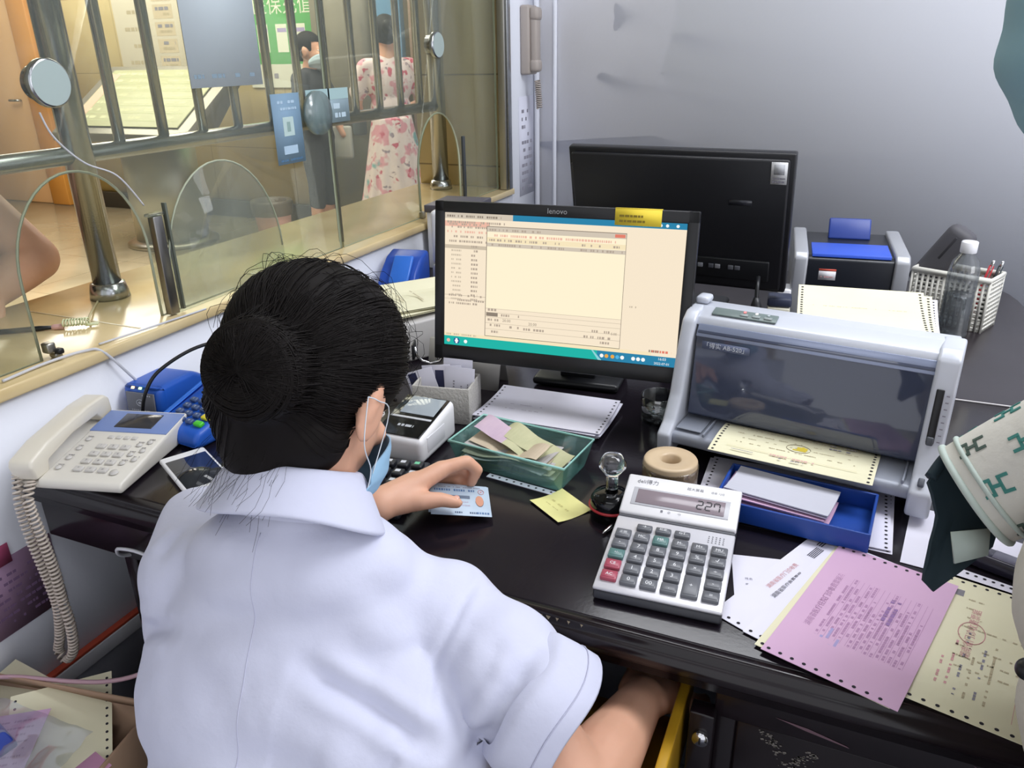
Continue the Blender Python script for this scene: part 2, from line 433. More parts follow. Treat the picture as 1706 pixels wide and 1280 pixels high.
# sliding arched hatch pane with a steel edge
sh = thing('hatch_pane', 'arched sliding glass pane with steel edge strip closing the middle hatch', 'glass pane', (-1.205, 1.10, .8845))
m = MB(); m.M = Matrix(((0, 0, 1, 0), (1, 0, 0, -1.10), (0, 1, 0, -.8845), (0, 0, 0, 1)))
P2 = arch(1.10, 1.436, .8847, 1.158); m.prism(P2, -.003, .003, glass_win); m.build('pane', sh)
m = MB(); m.tube([(0, y - 1.10, z - .8845) for y, z in P2[1:-1]], .0020, glass_rim, 6); m.build('arch_rim', sh)
m = MB(); m.box((0, -.012, .098), (.016, .022, .192), mat('strip_steel', '#8d8b88', .32, 1.0), .002); m.box((0, -.012, .197), (.016, .034, .006), clear_pl, .001); m.build('edge_strip', sh)
m = MB(); m.box((.001, .014, .11), (.010, .005, .21), mat('strip_dark', '#5a5f55', .35), .001); m.build('seal_strip', sh)

# papers stuck on the glass (x just inside the pane)
blue_print = thin_paper('pale_blue_print', '#dfe9ee', (4, '#dae5ec', .4), .25); poster_blue = thin_paper('poster_blue', '#a9c6dd', (6, '#9fbfd9', .4), .5)
def on_glass(name, y0, z0, y1, z1, base, label, cat, tilt=0, extra=None, th=.0012):
    cy, cz = (y0 + y1) / 2, (z0 + z1) / 2; wy, hz = abs(y1 - y0), abs(z1 - z0)
    m = MB(); m.M = Matrix(((0, 0, 1, 0), (1, 0, 0, 0), (0, 1, 0, 0), (0, 0, 0, 1))) @ Matrix.Rotation(radians(tilt), 4, 'Z')
    m.box((0, 0, 0), (wy, hz, th), base)
    if extra: extra(m, wy, hz, th / 2 + .0004)
    return single(m, name, label, cat, (-1.2170, cy, cz))
rg = random.Random(4)
def ex1(m, w, h, z):
    m.quad(w * .05, h * .30, w * .36, h * .33, z, ink_soft)
    m.dashes(-w * .45, w * .45, -h * .46, h * .018, z, mat('print_grey', '#7f929f', .7), .6, rg)
on_glass('notice_sheet', 1.247, 1.296, 1.456, 1.72, blue_print, 'large plain pale blue notice taped to the window glass above the rail', 'notice', 0, ex1)
def ex2(m, w, h, z):
    m.quad(-w * .18, -h * .10, w * .20, h * .17, z, mat('poster_panel', '#b3c8c6', .6))
    m.quad(-w * .05, -h * .04, w * .07, h * .10, z + .0003, mat('poster_mark', '#8aa39f', .6))
    pl_ = mat('poster_light', '#a9c1d4', .6)
    m.dashes(-w * .3, w * .3, h * .36, h * .04, z, pl_, .8, rg); m.dashes(-w * .35, w * .35, h * .27, h * .035, z, pl_, .8, rg)
    m.quad(-w * .25, -h * .36, w * .25, -h * .24, z, pl_)
    m.dashes(-w * .4, w * .4, -h * .46, h * .03, z, mat('poster_dark', '#4e7191', .6), .7, rg)
on_glass('poster', 1.474, 1.121, 1.574, 1.274, poster_blue, 'narrow blue poster with a pale square hanging on the glass below the rail', 'poster', 0, ex2)
def ex3(m, w, h, z):
    m.quad(-w * .5, h * .18, w * .5, h * .5, z, mat('sign_teal', '#9fb9ba', .6)); m.dashes(-w * .3, w * .4, -h * .1, h * .16, z, mat('sign_light', '#b4c7d2', .6), .9, rg); m.dashes(-w * .3, w * .4, -h * .36, h * .14, z, mat('sign_light', '#b4c7d2', .6), .8, rg)
on_glass('window_sign', 1.60, 1.197, 1.772, 1.277, thin_paper('sign_blue', '#c3d6e0', (5, '#bcd1dd', .4), .5), 'small pale blue sign on the glass beside the narrow blue poster', 'sign', 0, ex3)

# things on the hall's far wall
m = MB(); m.M = RX(90); pb = mat('board_white', '#dcd5c4', .6)
m.box((0, 0, 0), (1.06, 1.30, .03), pb, .003); m.box((0, -.665, .005), (1.06, .045, .05), mat('board_rail', '#5d5847', .5), .003)
for r_ in range(9):
    y = -.52 + r_ * .135
    m.dashes(-.42, -.14, y, .030, .0165, ink_tan, .85, rg); m.quad(-.06, y - .045, .16, y + .065, .0160, mat('board_tan', '#cdbfa4', .6)); m.dashes(-.03, .14, y + .02, .026, .017, ink, .8, rg); m.dashes(-.01, .12, y - .02, .02, .017, ink_tan, .8, rg)
    m.dashes(.26, .45, y + .02, .026, .017, ink, .8, rg); m.dashes(.28, .42, y - .02, .02, .017, ink_tan, .8, rg)
single(m, 'notice_board', 'white printed price board with dark bottom rail on the hall wall', 'notice board', (-5.70, 5.618, 1.83))
m = MB(); m.M = RX(90); gp = mat('poster_green', '#5fae62', .5)
m.box((0, 0, 0), (.80, 1.10, .012), gp, .002); m.quad(-.40, -.55, .40, -.37, .0068, mat('poster_foot', '#d2d3c4', .6))
pw = mat('poster_white', '#dfe3d2', .6)
m.text('医保充值', .15, pw, .0, .06, .0072)
for x in (-.22, -.03, .15): m.quad(x - .055, -.28, x + .055, -.07, .0072, pw); m.quad(x - .04, -.13, x + .05, -.10, .0078, ink_blue)
m.dashes(-.2, .2, -.48, .04, .0078, ink, .7, rg)
single(m, 'poster', 'bright green poster with white characters on the hall wall', 'poster', (-4.42, 5.640, 1.665))

# information lectern
ki = thing('information_stand', 'stainless steel stand with a sloping list panel in the hall', 'display stand', (-4.95, 4.62, 0))
m = MB(); m.cyl((0, 0, 0), (0, 0, .80), .27, mat('satin_steel', '#b5b3aa', .38, .6), n=40); m.build('column', ki)
m = MB(); m.lathe([(0, 0), (.34, 0), (.34, .03), (.28, .05), (0, .05)], steel_dull, 40); m.build('foot', ki)
m = MB(); m.wedge([(-.36, .80), (-.36, .86), (.30, 1.30), (.34, 1.30), (.34, 1.22), (-.10, .80)], 1.30, mat('stand_steel', '#96938a', .4, .8), .006); m.build('head', ki)
m = MB(); m.M = TR(0, -.03, 1.083) @ RX(33.7)
m.box((0, 0, .006), (1.10, .66, .010), mat('panel_glass', '#a9ab88', .4), .002)
for k in range(7): m.quad(-.5, -.27 + k * .085, .5, -.262 + k * .085, .0116, mat('panel_line', '#a2a87e', .5)); m.dashes(-.48, .45, -.245 + k * .085, .03, .0116, mat('panel_text', '#b7b993', .5), .7, rg)
m.quad(-.54, -.30, -.44, .28, .0118, mat('panel_red', '#c9a48e', .5)); m.build('list_panel', ki)

# pink bin with a dark bag
bn = thing('waste_bin', 'pink plastic bin with dark bag over its rim on the hall floor', 'bin', (-4.08, 4.80, 0))
m = MB(); m.lathe([(0, 0), (.11, 0), (.145, .33), (.138, .33), (.105, .01), (0, .01)], mat('pink_plastic', '#d6a6a0', .4), 28); m.build('body', bn)
m = MB()
pr = [(.150, .24), (.158, .33), (.150, .352), (.12, .345), (.115, .25)]
m.lathe(pr, mat('bin_bag', '#57504a', .35, bump=(40, .5)), 28); m.build('bag', bn)

# intercom handset on the pier, and the list pinned under it
ic = thing('intercom_handset', 'beige wall intercom handset hanging in the corner beside the window', 'intercom', (-1.18, 2.86, 1.275))
beige = mat('aged_beige', '#a39a94', .45)
m = MB(); m.box((.018, 0, .115), (.036, .085, .23), beige, .008); m.build('base', ic)
m = MB(); m.box((.048, -.012, .115), (.03, .045, .215), beige, .010); m.box((.05, -.012, .20), (.036, .052, .045), beige, .012); m.box((.05, -.012, .03), (.036, .052, .045), beige, .012); m.build('handset', ic)
m = MB(); m.tube([(.055 + .010 * cos(k * .9), -.01 + .010 * sin(k * .9) + .02 * sin(k * .012), -.02 - .0011 * k) for k in range(90)], .0028, beige, 5); m.build('cord', ic)
m = MB(); m.M = Matrix(((0, 0, 1, 0), (1, 0, 0, 0), (0, 1, 0, 0), (0, 0, 0, 1))); m.box((0, 0, 0), (.145, .36, .0012), mat('paper_wall', '#c9cad8', .8))
for k in range(12): m.dashes(-.05, .05, .15 - k * .028, .012, .001, ink, .65, rg)
single(m, 'printed_list', 'strip of white paper with printed rows pinned under the intercom', 'notice', (-1.179, 2.872, 1.02))
# ------------------------------------------------------------------ desks
DZ = .75
dk = thing('desk', 'dark lacquered wooden desk with moulded front edge under the lit screen', 'desk', (0, 0, 0))
m = MB(); m.box((-.13, 1.105, .732), (2.07, .82, .036), desk_wood, .004); m.build('top', dk)
m = MB()
prof = [(.695, .750), (.688, .7485), (.684, .745), (.684, .740), (.680, .738), (.675, .732), (.674, .722), (.679, .716), (.686, .712), (.686, .700), (.695, .700)]
m.wedge(prof, 2.07, desk_edge, 0, TR(-.13, 0, 0))
chip = mat('bare_wood', '#b3a58c', .8)
for x0, x1 in ((-.345, -.318), (-.305, -.298), (-.292, -.266), (-.262, -.256), (-.25, -.246), (-.236, -.232), (-.22, -.2165)):
    m.geo([(x0, .6835, .7462), (x1, .6835, .7458), (x1 - .002, .6835, .7425), ((x0 + x1) / 2, .6835, .7408), (x0 + .001, .6835, .7435)], [(0, 1, 2, 3, 4)], chip)
m.build('front_moulding', dk)
m = MB(); m.box((.42, .715, .675), (.97, .022, .05), desk_edge, .002)
scr = mat('scratch', '#6d5560', .7)
m.geo([(.0, .7035, .672), (.035, .7035, .669), (.075, .7035, .660), (.078, .7035, .658), (.033, .7035, .665)], [(0, 1, 2, 3, 4)], scr)
m.geo([(.19, .7035, .682), (.26, .7035, .668), (.27, .7035, .660), (.2, .7035, .676)], [(0, 1, 2, 3)], scr)
m.build('apron', dk)
m = MB(); m.box((-.775, .715, .66), (.77, .02, .08), desk_edge, .002); m.build('apron', dk)
m = MB(); m.box((-.985, 1.10, .357), (.028, .78, .714), desk_edge, .003); m.build('side_panel', dk)
m = MB(); m.box((.88, 1.10, .357), (.028, .78, .714), desk_edge, .003); m.build('side_panel', dk)
m = MB(); m.box((-.052, 1.10, .35), (.024, .78, .70), desk_edge, .003); m.build('partition', dk)
m = MB(); m.box((.41, .72, .325), (.90, .02, .645), desk_edge, .003)
fr = random.Random(3); flake = mat('flaked_paint', '#77736f', .8)
for s_ in (-1, 1):
    for k in range(52):
        t = fr.random(); a = .018 + s_ * (t * .026 + .003) + fr.gauss(0, .0035); b = .600 + .040 * t ** .8 * (1 if s_ < 0 else .7) + fr.gauss(0, .004); q = fr.uniform(.0008, .0035)
        m.geo([(a, .7093, b), (a + q, .7093, b + q * .3), (a + q * .8, .7093, b + q), (a - q * .3, .7093, b + q * .7)], [(0, 1, 2, 3)], flake)
m.build('cupboard_front', dk)
# the open drawer at the sitter's right
yel = mat('yellow_varnish', '#c59a2a', .35, var=(9, '#b88a20', .5))
dw = MB()
dw.box((-.104, .60, .60), (.012, .34, .10), yel, .002); dw.box((-.30, .60, .60), (.012, .34, .10), yel, .002); dw.box((-.202, .60, .555), (.19, .34, .008), yel)
dwo = dw.build('drawer', dk)
m = MB(); m.box((-.202, .425, .60), (.25, .018, .13), desk_edge, .003); m.build('drawer_front', dwo)
m = MB(); m.box((-.076, .70, .585), (.028, .022, .15), desk_edge, .002); m.build('stile', dk)
m = MB(); m.cyl((-.075, .690, .628), (-.075, .682, .628), .009, chrome); m.box((-.075, .681, .628), (.002, .002, .008), black_plastic); m.build('lock', dk)
bundle = mat('old_paper', '#b5a468', .8)
m = MB()
for k in range(5): m.box((-.268 + .006 * (k % 2), .60 + .004 * k, .567 + .016 * k), (.05, .15, .012), bundle, .002)
single(m, 'note_bundle', 'stack of yellowish paper bundles inside the open drawer', 'paper bundle', (0, 0, 0))

d2 = thing('desk', 'second dark desk behind the first with a rounded far corner', 'desk', (0, 0, 0))
c_ = [(-1.165, 1.523), (.43, 1.523), (.43, 2.10)] + [(.37 + .06 * cos(a), 2.10 + (.26) * sin(a)) for a in (.3, .6, .9, 1.2)] + [(.34, 2.36), (-1.165, 2.36)]
top2 = mat('dark_top_far', '#221d21', .3, spec=.5, var=(8, '#2b262a', .5))  # slightly paler and rougher than the front desk's top
m = MB(); m.prism(c_, .714, .75, top2, .004); m.build('top', d2)
m = MB(); m.box((-.37, 1.5185, .7502), (1.59, .004, .002), mat('seam_highlight', '#b8b4b4', .3), .0004); m.build('edge_strip', d2)  # pale strip paints the highlight along the seam between the desks
for x in (-1.10, .36):
    m = MB(); m.box((x, 1.93, .357), (.03, .76, .714), desk_edge, .003); m.build('side_panel', d2)
m = MB(); m.box((-.37, 2.31, .45), (1.43, .02, .52), desk_edge, .003); m.build('modesty_panel', d2)

# ------------------------------------------------------------------ monitor
mon = thing('monitor', 'black widescreen monitor lit with a beige form window and teal taskbar', 'monitor', (-.436, 1.20, .75), 4.3)
MT = TR(0, -.01, .236) @ RX(-8.2)
bez = mat('bezel_black', '#1b1b1d', .35)
m = MB(); m.M = MT; W2, H2 = .205, .1155
for (x, z, a, b_) in ((0, H2 + .0095, .446, .019), (0, -H2 - .0135, .446, .027), (-W2 - .009, -.004, .018, 2 * H2 + .046), (W2 + .009, -.004, .018, 2 * H2 + .046)):
    m.box((x, .005, z), (a, .018, b_), bez, .002)
m.build('bezel', mon)
m = MB(); m.M = MT; m.box((0, .022, -.004), (.436, .022, .262), black_plastic, .006); m.box((0, .042, -.01), (.25, .03, .15), black_plastic, .01); m.build('back_shell', mon)
m = MB(); m.M = MT @ RX(90); m.text('lenovo', .0125, mat('logo_grey', '#a9a9ab', .4), -.005, H2 + .0095, .0046); m.build('logo', mon)
m = MB(); m.wedge([(.135, .0), (.135, .06), (.05, .16), (.05, .24), (.075, .24), (.08, .17), (.165, .07), (.165, 0)], .07, black_plastic, .004); m.box((0, .165, .009), (.17, .11, .016), black_plastic, .007); m.build('stand', mon)
def glow(name, col, s=.96): return mat(name, '#000000', .6, spec=.0, emit=(col, s))
g_bg = glow('screen_beige', '#f4e4cb'); g_dlg = glow('screen_cream', '#fbefd0'); g_teal = glow('screen_teal', '#25b3a6'); g_blue = glow('screen_blue', '#2f82a8')
g_line = glow('screen_grey', '#c9bba6'); g_ink = glow('screen_ink', '#b3a494'); g_red = glow('screen_red', '#e0806c'); g_pink = glow('screen_pink', '#eab8a4'); g_dark = glow('screen_dark', '#8d8174'); g_white = glow('screen_white', '#f4f6f4'); g_navy = glow('screen_navy', '#23508c'); g_or = glow('screen_orange', '#e6a84a'); g_bar = glow('screen_bar', '#cfc3b2'); g_yel = glow('screen_left', '#f3e2bc')
rs = random.Random(11)
m = MB(); m.M = MT @ RX(90); z = .0006
m.box((0, 0, -.004), (.412, .233, .008), black_plastic)
def sq(x0, y0, x1, y1, mt, k=0): m.quad(-W2 + x0 * .41, H2 - y1 * .231, -W2 + x1 * .41, H2 - y0 * .231, z + k * .00012, mt)
def sd(x0, x1, y, h, mt, fill=.75, k=3): m.dashes(-W2 + x0 * .41, -W2 + x1 * .41, H2 - y * .231, h, z + k * .00012, mt, fill, rs, .4, 1.1)
sq(0, 0, 1, 1, g_bg); sq(0, 0, 1, .042, g_blue, 1); sq(0, 0, .30, .042, g_bar, 2); sd(.01, .25, .032, .0035, g_dark)
sq(0, .93, 1, 1, g_teal, 1); sq(.68, .93, 1, 1, g_blue, 2)
m.geo([(-W2 + .655 * .41, H2 - .93 * .231, z + .0004), (-W2 + .662 * .41, H2 - .93 * .231, z + .0004), (-W2 + .70 * .41, H2 - 1.0 * .231, z + .0004), (-W2 + .685 * .41, H2 - 1.0 * .231, z + .0004)], [(0, 3, 2, 1)], glow('screen_glint', '#8fd0d6'))
for r_, (a, b_) in enumerate(((.0, .28), (.02, .25), (.0, .19), (.03, .19), (.01, .19))): sd(a + .01, b_, .075 + r_ * .035, .0036, g_ink if r_ != 2 else g_pink, .8)
sq(0, .06, .2, .10, g_pink, 1); sd(.02, .2, .09, .003, g_ink)
sq(0, .235, .19, .262, g_line, 1)
for r_ in range(14):
    y = .25 + r_ * .033; sd(.03, .075, y, .003, g_line, .9); sd(.12, .15, y, .0036, g_ink, .9)
sd(.02, .19, .62, .0034, g_ink, .5); sd(.06, .19, .655, .0034, g_ink, .7); sd(.02, .12, .68, .0034, g_ink, .7)
sq(0, .61, .19, .614, g_line, 2); sq(0, .64, .19, .643, g_line, 2); sq(0, .905, .9, .93, g_yel, 1); sd(.01, .15, .922, .003, g_line)
# the open form window
sq(.187, .085, .772, .905, g_dark, 4); sq(.190, .09, .770, .90, g_dlg, 5); sq(.190, .09, .770, .125, g_bar, 6); sd(.20, .42, .118, .0034, g_ink, .7, 8); sq(.725, .095, .766, .118, g_red, 8)
sd(.21, .73, .158, .0038, g_pink, .85, 8); sq(.190, .165, .770, .20, g_yel, 6); sd(.20, .76, .192, .0036, g_ink, .5, 8); sq(.190, .205, .770, .232, g_bar, 6); sd(.21, .76, .226, .0036, g_ink, .5, 8)
sq(.190, .69, .770, .895, g_bg, 6)
for y in (.69, .72, .755, .80, .845): sq(.190, y, .770, y + .003, g_line, 8)
sd(.20, .245, .71, .0044, g_ink, .9, 8); sq(.193, .722, .245, .75, g_dark, 8); sd(.26, .34, .745, .004, g_ink, .5, 8); sd(.20, .25, .785, .004, g_ink, .8, 8)
m.text('20.00', .0068, g_dark, -W2 + .285 * .41, H2 - .775 * .231, z + .0012); m.text('20.00', .0068, g_dark, -W2 + .40 * .41, H2 - .785 * .231, z + .0012)
for a, b_, y in ((.21, .26, .825), (.29, .34, .83), (.36, .45, .835), (.63, .73, .80), (.2, .25, .875), (.62, .74, .845), (.69, .74, .88)): sd(a, b_, y, .004, g_ink, .7, 8)
m.text('0.00', .006, g_dark, -W2 + .745 * .41, H2 - .80 * .231, z + .0012)
sd(.80, .83, .60, .003, g_line); sd(.90, .98, .905, .004, g_red, .8, 8); sd(.89, .93, .905, .004, g_dark, .8, 8)
for x, mt in ((.02, g_pink), (.10, g_white), (.70, g_white), (.72, g_or), (.745, g_or), (.765, glow('screen_sky', '#53b2e0')), (.785, g_white), (.83, g_white), (.85, g_white), (.87, g_white)):
    m.disc(-W2 + x * .41, H2 - .965 * .231, .0034, z + .0006, mt, 8)
m.disc(-W2 + .058 * .41, H2 - .965 * .231, .0058, z + .0006, g_navy, 14)
sq(.0535, .945, .0625, .985, g_white, 7); sq(.050, .958, .066, .972, g_white, 7)
m.text('16:03', .0062, g_white, -W2 + .945 * .41, H2 - .949 * .231, z + .0008); m.text('2022-07-01', .0055, g_white, -W2 + .945 * .41, H2 - .982 * .231, z + .0008)
for x in (.90, .925, .965): m.disc(-W2 + x * .41, H2 - .021 * .231, .0026, z + .0006, g_white, 8)
m.build('screen', mon)
# sticky note on its top edge
m = MB(); yn = mat('sticky_yellow', '#e9cf3f', .7)
m.M = TR(-.436, 1.20, .75) @ RZ(4.3) @ MT
m.box((.128, -.0052, H2 + .006), (.074, .0012, .026), yn); m.box((.128, -.001, H2 + .0195), (.074, .010, .0012), yn)
m.M = m.M @ RX(90)
for k in range(2): m.dashes(.098, .140, H2 + .006 - .008 * k, .0035, .0061, mat('note_ink', '#8d7a2a', .8), .9, rs)
single(m, 'sticky_note', 'bright yellow sticky note folded over the top edge of the lit monitor', 'sticky note')

# ------------------------------------------------------------------ black monitor seen from behind
bm_ = thing('monitor', 'large black monitor turned away, its blank back facing the desk', 'monitor', (-.373, 1.84, .75), -3)
MT = TR(0, -.025, .238) @ RX(12.6)
bk = mat('back_black', '#17171b', .42, bump=(200, .02))
m = MB(); m.M = MT; m.box((0, .012, 0), (.51, .024, .325), bk, .004); m.build('frame', bm_)
m = MB(); m.M = MT; m.box((0, -.006, 0), (.49, .014, .305), bk, .005); m.box((-.243, -.002, .09), (.012, .012, .07), mat('side_port', '#35363c', .4), .002); m.build('back_shell', bm_)
m = MB(); m.M = MT; m.box((.12, -.012, -.105), (.20, .012, .05), black_plastic, .003)
for x, c in ((.065, '#7d7f86'), (.09, '#50525a'), (.105, '#8a8a8f'), (.135, '#64666c'), (.15, '#64666c')): m.box((x, -.019, -.10), (.012, .004, .010), mat('port' + c, c, .4), .001)
m.build('port_panel', bm_)
m = MB(); m.M = MT; m.box((.148, -.0135, .055), (.05, .001, .012), mat('faint_logo', '#2b2c33', .3)); m.build('logo', bm_)
m = MB(); m.M = MT @ RX(90); m.box((.238 - .013, .125, .0142), (.033, .048, .0008), mat('sticker_white', '#d6d6d8', .6)); m.box((.238 - .013, .133, .0146), (.022, .022, .0006), mat('sticker_panel', '#b9bbc0', .6))
for k in range(2): m.dashes(.212, .238, .112 - .007 * k, .0035, .0150, ink, .9, rs)
m.build('sticker', bm_)
m = MB(); m.box((0, .045, .12), (.06, .03, .22), black_plastic, .006); m.box((0, .06, .01), (.22, .17, .018), black_plastic, .008); m.build('stand', bm_)
m = MB(); m.tube([(-.17, 1.755, .885), (-.168, 1.735, .86), (-.166, 1.728, .82), (-.168, 1.728, .775), (-.19, 1.74, .758), (-.25, 1.76, .756), (-.33, 1.76, .757)], .0045, black_plastic, 8); m.tube([(-.1665, 1.7285, .845), (-.166, 1.728, .825), (-.167, 1.728, .795), (-.168, 1.7285, .785)], [.006, .012, .012, .006], black_plastic, 10)
single(m, 'monitor_cable', 'thick black cable with plug hanging from the back of the black monitor', 'cable')

# ------------------------------------------------------------------ laser printer
lp = thing('laser_printer', 'black laser printer with silver side bands and a blue tray', 'printer', (.014, 1.945, .75), 6)
lb = mat('printer_black', '#1b1e26', .3); ls = mat('printer_silver', '#aeb0b6', .35, .35)
m = MB(); m.wedge([(0, .0), (0, .140), (.012, .148), (.22, .160), (.22, 0)], .19, lb, .003); m.build('body', lp)
for s_ in (-1, 1):
    m = MB(); m.wedge([(-.008, 0), (-.008, .143), (.006, .157), (.225, .170), (.225, 0)], .032, ls, .005, TR(s_ * .110, 0, 0)); m.build('side_band', lp)
m = MB(); m.wedge([(.004, .1455), (.006, .153), (.095, .160), (.095, .153)], .172, mat('tray_blue', '#2f55c4', .4), .001); m.build('paper_tray', lp)
m = MB(); m.M = TR(.005, .165, .154) @ RX(-32); m.box((0, 0, .028), (.098, .012, .056), mat('flap_blue', '#223a86', .4), .004); m.build('paper_stop', lp)
m = MB(); m.M = RX(90); m.box((-.048, .103, .0), (.038, .022, .001), mat('label_white', '#d4d2d6', .6)); m.box((-.048, .116, .0), (.038, .005, .0012), mat('label_red', '#c4503f', .6)); m.dashes(-.062, -.034, .098, .003, .0008, ink_red, .7, rs); m.build('label', lp)
m = MB(); m.box((0, -.002, .03), (.185, .006, .012), black_plastic, .002); m.build('cassette_grip', lp)

# basket with pens, bottle, case
bs = thing('pen_basket', 'white woven plastic basket at the right end of the far desk', 'basket', (.243, 2.01, .75), -24)
wp = mat('basket_white', '#d3d1c8', .5)
m = MB()
L_, D_, H_ = .165, .085, .120
for (ax, c, ln) in (('x', -D_ / 2, L_), ('x', D_ / 2, L_), ('y', -L_ / 2, D_), ('y', L_ / 2, D_)):
    n = int(ln / .0115)
    for k in range(n + 1):
        p = -ln / 2 + ln * k / n
        if ax == 'x': m.box((p, c, H_ / 2), (.0055, .003, H_), wp)
        else: m.box((c, p, H_ / 2), (.003, .0055, H_), wp)
    for r_ in range(11):
        zz = .008 + r_ * .0105
        if ax == 'x': m.box((0, c + .001, zz), (ln, .003, .0055), wp)
        else: m.box((c + .001, 0, zz), (.003, ln, .0055), wp)
m.box((0, 0, .003), (L_, D_, .006), wp); m.build('weave', bs)
m = MB(); m.tube([(-L_ / 2, -D_ / 2, H_), (L_ / 2, -D_ / 2, H_), (L_ / 2, D_ / 2, H_), (-L_ / 2, D_ / 2, H_)], .0065, wp, 8, True); m.build('rim', bs)
m = MB(); m.M = TR(.172, 2.045, .83) @ RZ(-20) @ RY(30); m.box((0, 0, .075), (.065, .05, .16), mat('case_grey', '#4b4a4f', .6), .018, None, 4); m.box((-.002, -.024, .105), (.006, .004, .06), mat('case_seam', '#2f2e33', .6), .002)
single(m, 'glasses_case', 'dark grey padded case leaning out of the white basket', 'case')
for dx, c, nm, lb_ in ((0, '#b0323a', 'red', 'red pen with silver clip standing in the white basket'), (.018, '#202b2d', 'dark', 'dark pen with silver clip standing in the white basket')):
    m = MB(); m.M = TR(.285 + dx, 2.01, .765) @ RY(10); m.cyl((0, 0, 0), (0, 0, .125), .0055, mat('pen_' + nm, c, .3), n=12); m.cyl((0, 0, .125), (0, 0, .138), .0045, chrome, .003, 12); m.box((0, -.0065, .115), (.003, .002, .035), chrome, .0005)
    single(m, 'pen', lb_, 'pen')
bt = thing('water_bottle', 'clear plastic water bottle with white cap in front of the basket', 'bottle', (.240, 1.895, .75))
bpl = clear_mat('bottle_plastic', '#d9dcde', .12, .06, '#c4c8cc', .10)
m = MB(); pr = [(0, .002), (.027, .0), (.031, .006)]
for k in range(9): pr += [(.031, .012 + k * .0105), (.0293, .017 + k * .0105)]
pr += [(.031, .115), (.031, .150), (.026, .172), (.014, .188), (.0135, .198)]
m.lathe(pr, bpl, 32); m.build('body', bt)
m = MB(); m.lathe([(.016, .190), (.0165, .192), (.0165, .212), (.015, .214), (0, .214)], white_plastic, 28); m.build('cap', bt)
m = MB(); m.lathe([(0, .003), (.0285, .004), (.0285, .098), (0, .098)], clear_mat('water', '#c9ced2', .05, .05, '#a7adb2', .12), 28); m.build('water', bt)
# small things by the laser printer
m = MB(); m.box((0, 0, .02), (.05, .05, .04), mat('cream_box', '#cfcbb8', .6), .003); m.box((0, .004, .052), (.054, .054, .022), mat('navy_lid', '#33384c', .5), .005)
single(m, 'stamp_pad', 'small cream box with dark lid beside the laser printer', 'box', (-.128, 1.87, .75), 5)
m = MB(); m.box((0, 0, .0325), (.03, .06, .065), white_plastic, .003); single(m, 'glue_box', 'small white box standing behind the stamp pad box', 'box', (-.125, 1.95, .75), 5)

# ------------------------------------------------------------------ things by the glass wall behind the lit monitor
wd = thing('receipt_printer', 'white upright receipt printer partly hidden behind the lit monitor', 'printer', (-1.005, 1.93, .75), 8)
m = MB(); m.box((0, 0, .135), (.115, .12, .15), white_plastic, .014, None, 4); m.build('head', wd)
m = MB(); m.box((0, .01, .03), (.12, .13, .06), mat('grey_plastic', '#c7c8cf', .4), .008); m.box((-.03, -.062, .045), (.03, .01, .028), black_plastic, .003); m.build('base', wd)
bx = thing('carton', 'white carton with green logo and dark lid edge behind the blue card cradle', 'box', (-1.095, 2.12, .75), 4)
m = MB(); m.box((0, 0, .085), (.14, .16, .17), white_plastic, .003); m.build('body', bx)
m = MB(); m.box((0, 0, .18), (.15, .17, .022), mat('carton_lid', '#56545e', .5), .003); m.build('lid', bx)
m = MB(); m.M = RX(90); gl = mat('logo_green', '#6f9c93', .6)
m.tube([(-.028 + .016 * cos(a), .105 + .018 * sin(a), .0808) for a in [k * .35 for k in range(15)]], .003, gl, 6); m.box((.006, .105, .0805), (.008, .034, .001), gl); m.box((.024, .115, .0805), (.018, .008, .001), gl); m.build('logo', bx)
cr = thing('card_cradle', 'blue curved card reader cradle against the wall near the white carton', 'card reader', (-1.10, 1.78, .75), 8)
bl = mat('pos_blue', '#2358b8', .35); bl2 = mat('pos_blue_light', '#3470cf', .3); bl_d = mat('pos_blue_deep', '#1f4aa6', .35)
m = MB(); m.wedge([(-.075, 0), (-.070, .012), (-.03, .06), (.02, .094), (.065, .105), (.075, .095), (.075, 0)], .105, bl_d, .006); m.build('body', cr)
m = MB(); m.M = TR(.012, -.035, .06) @ RX(47); m.box((0, .01, .006), (.055, .085, .010), bl2, .004); m.build('cradle_face', cr)
m = MB(); m.M = TR(0, -.0725, .018) @ RX(60)
for x, c in ((-.03, '#c9705e'), (-.015, '#3aa07e'), (.0, '#c9705e'), (.03, '#aab9d6')): m.box((x, .004, 0), (.010, .008, .003), mat('btn' + c, c, .4), .001)
m.build('buttons', cr)
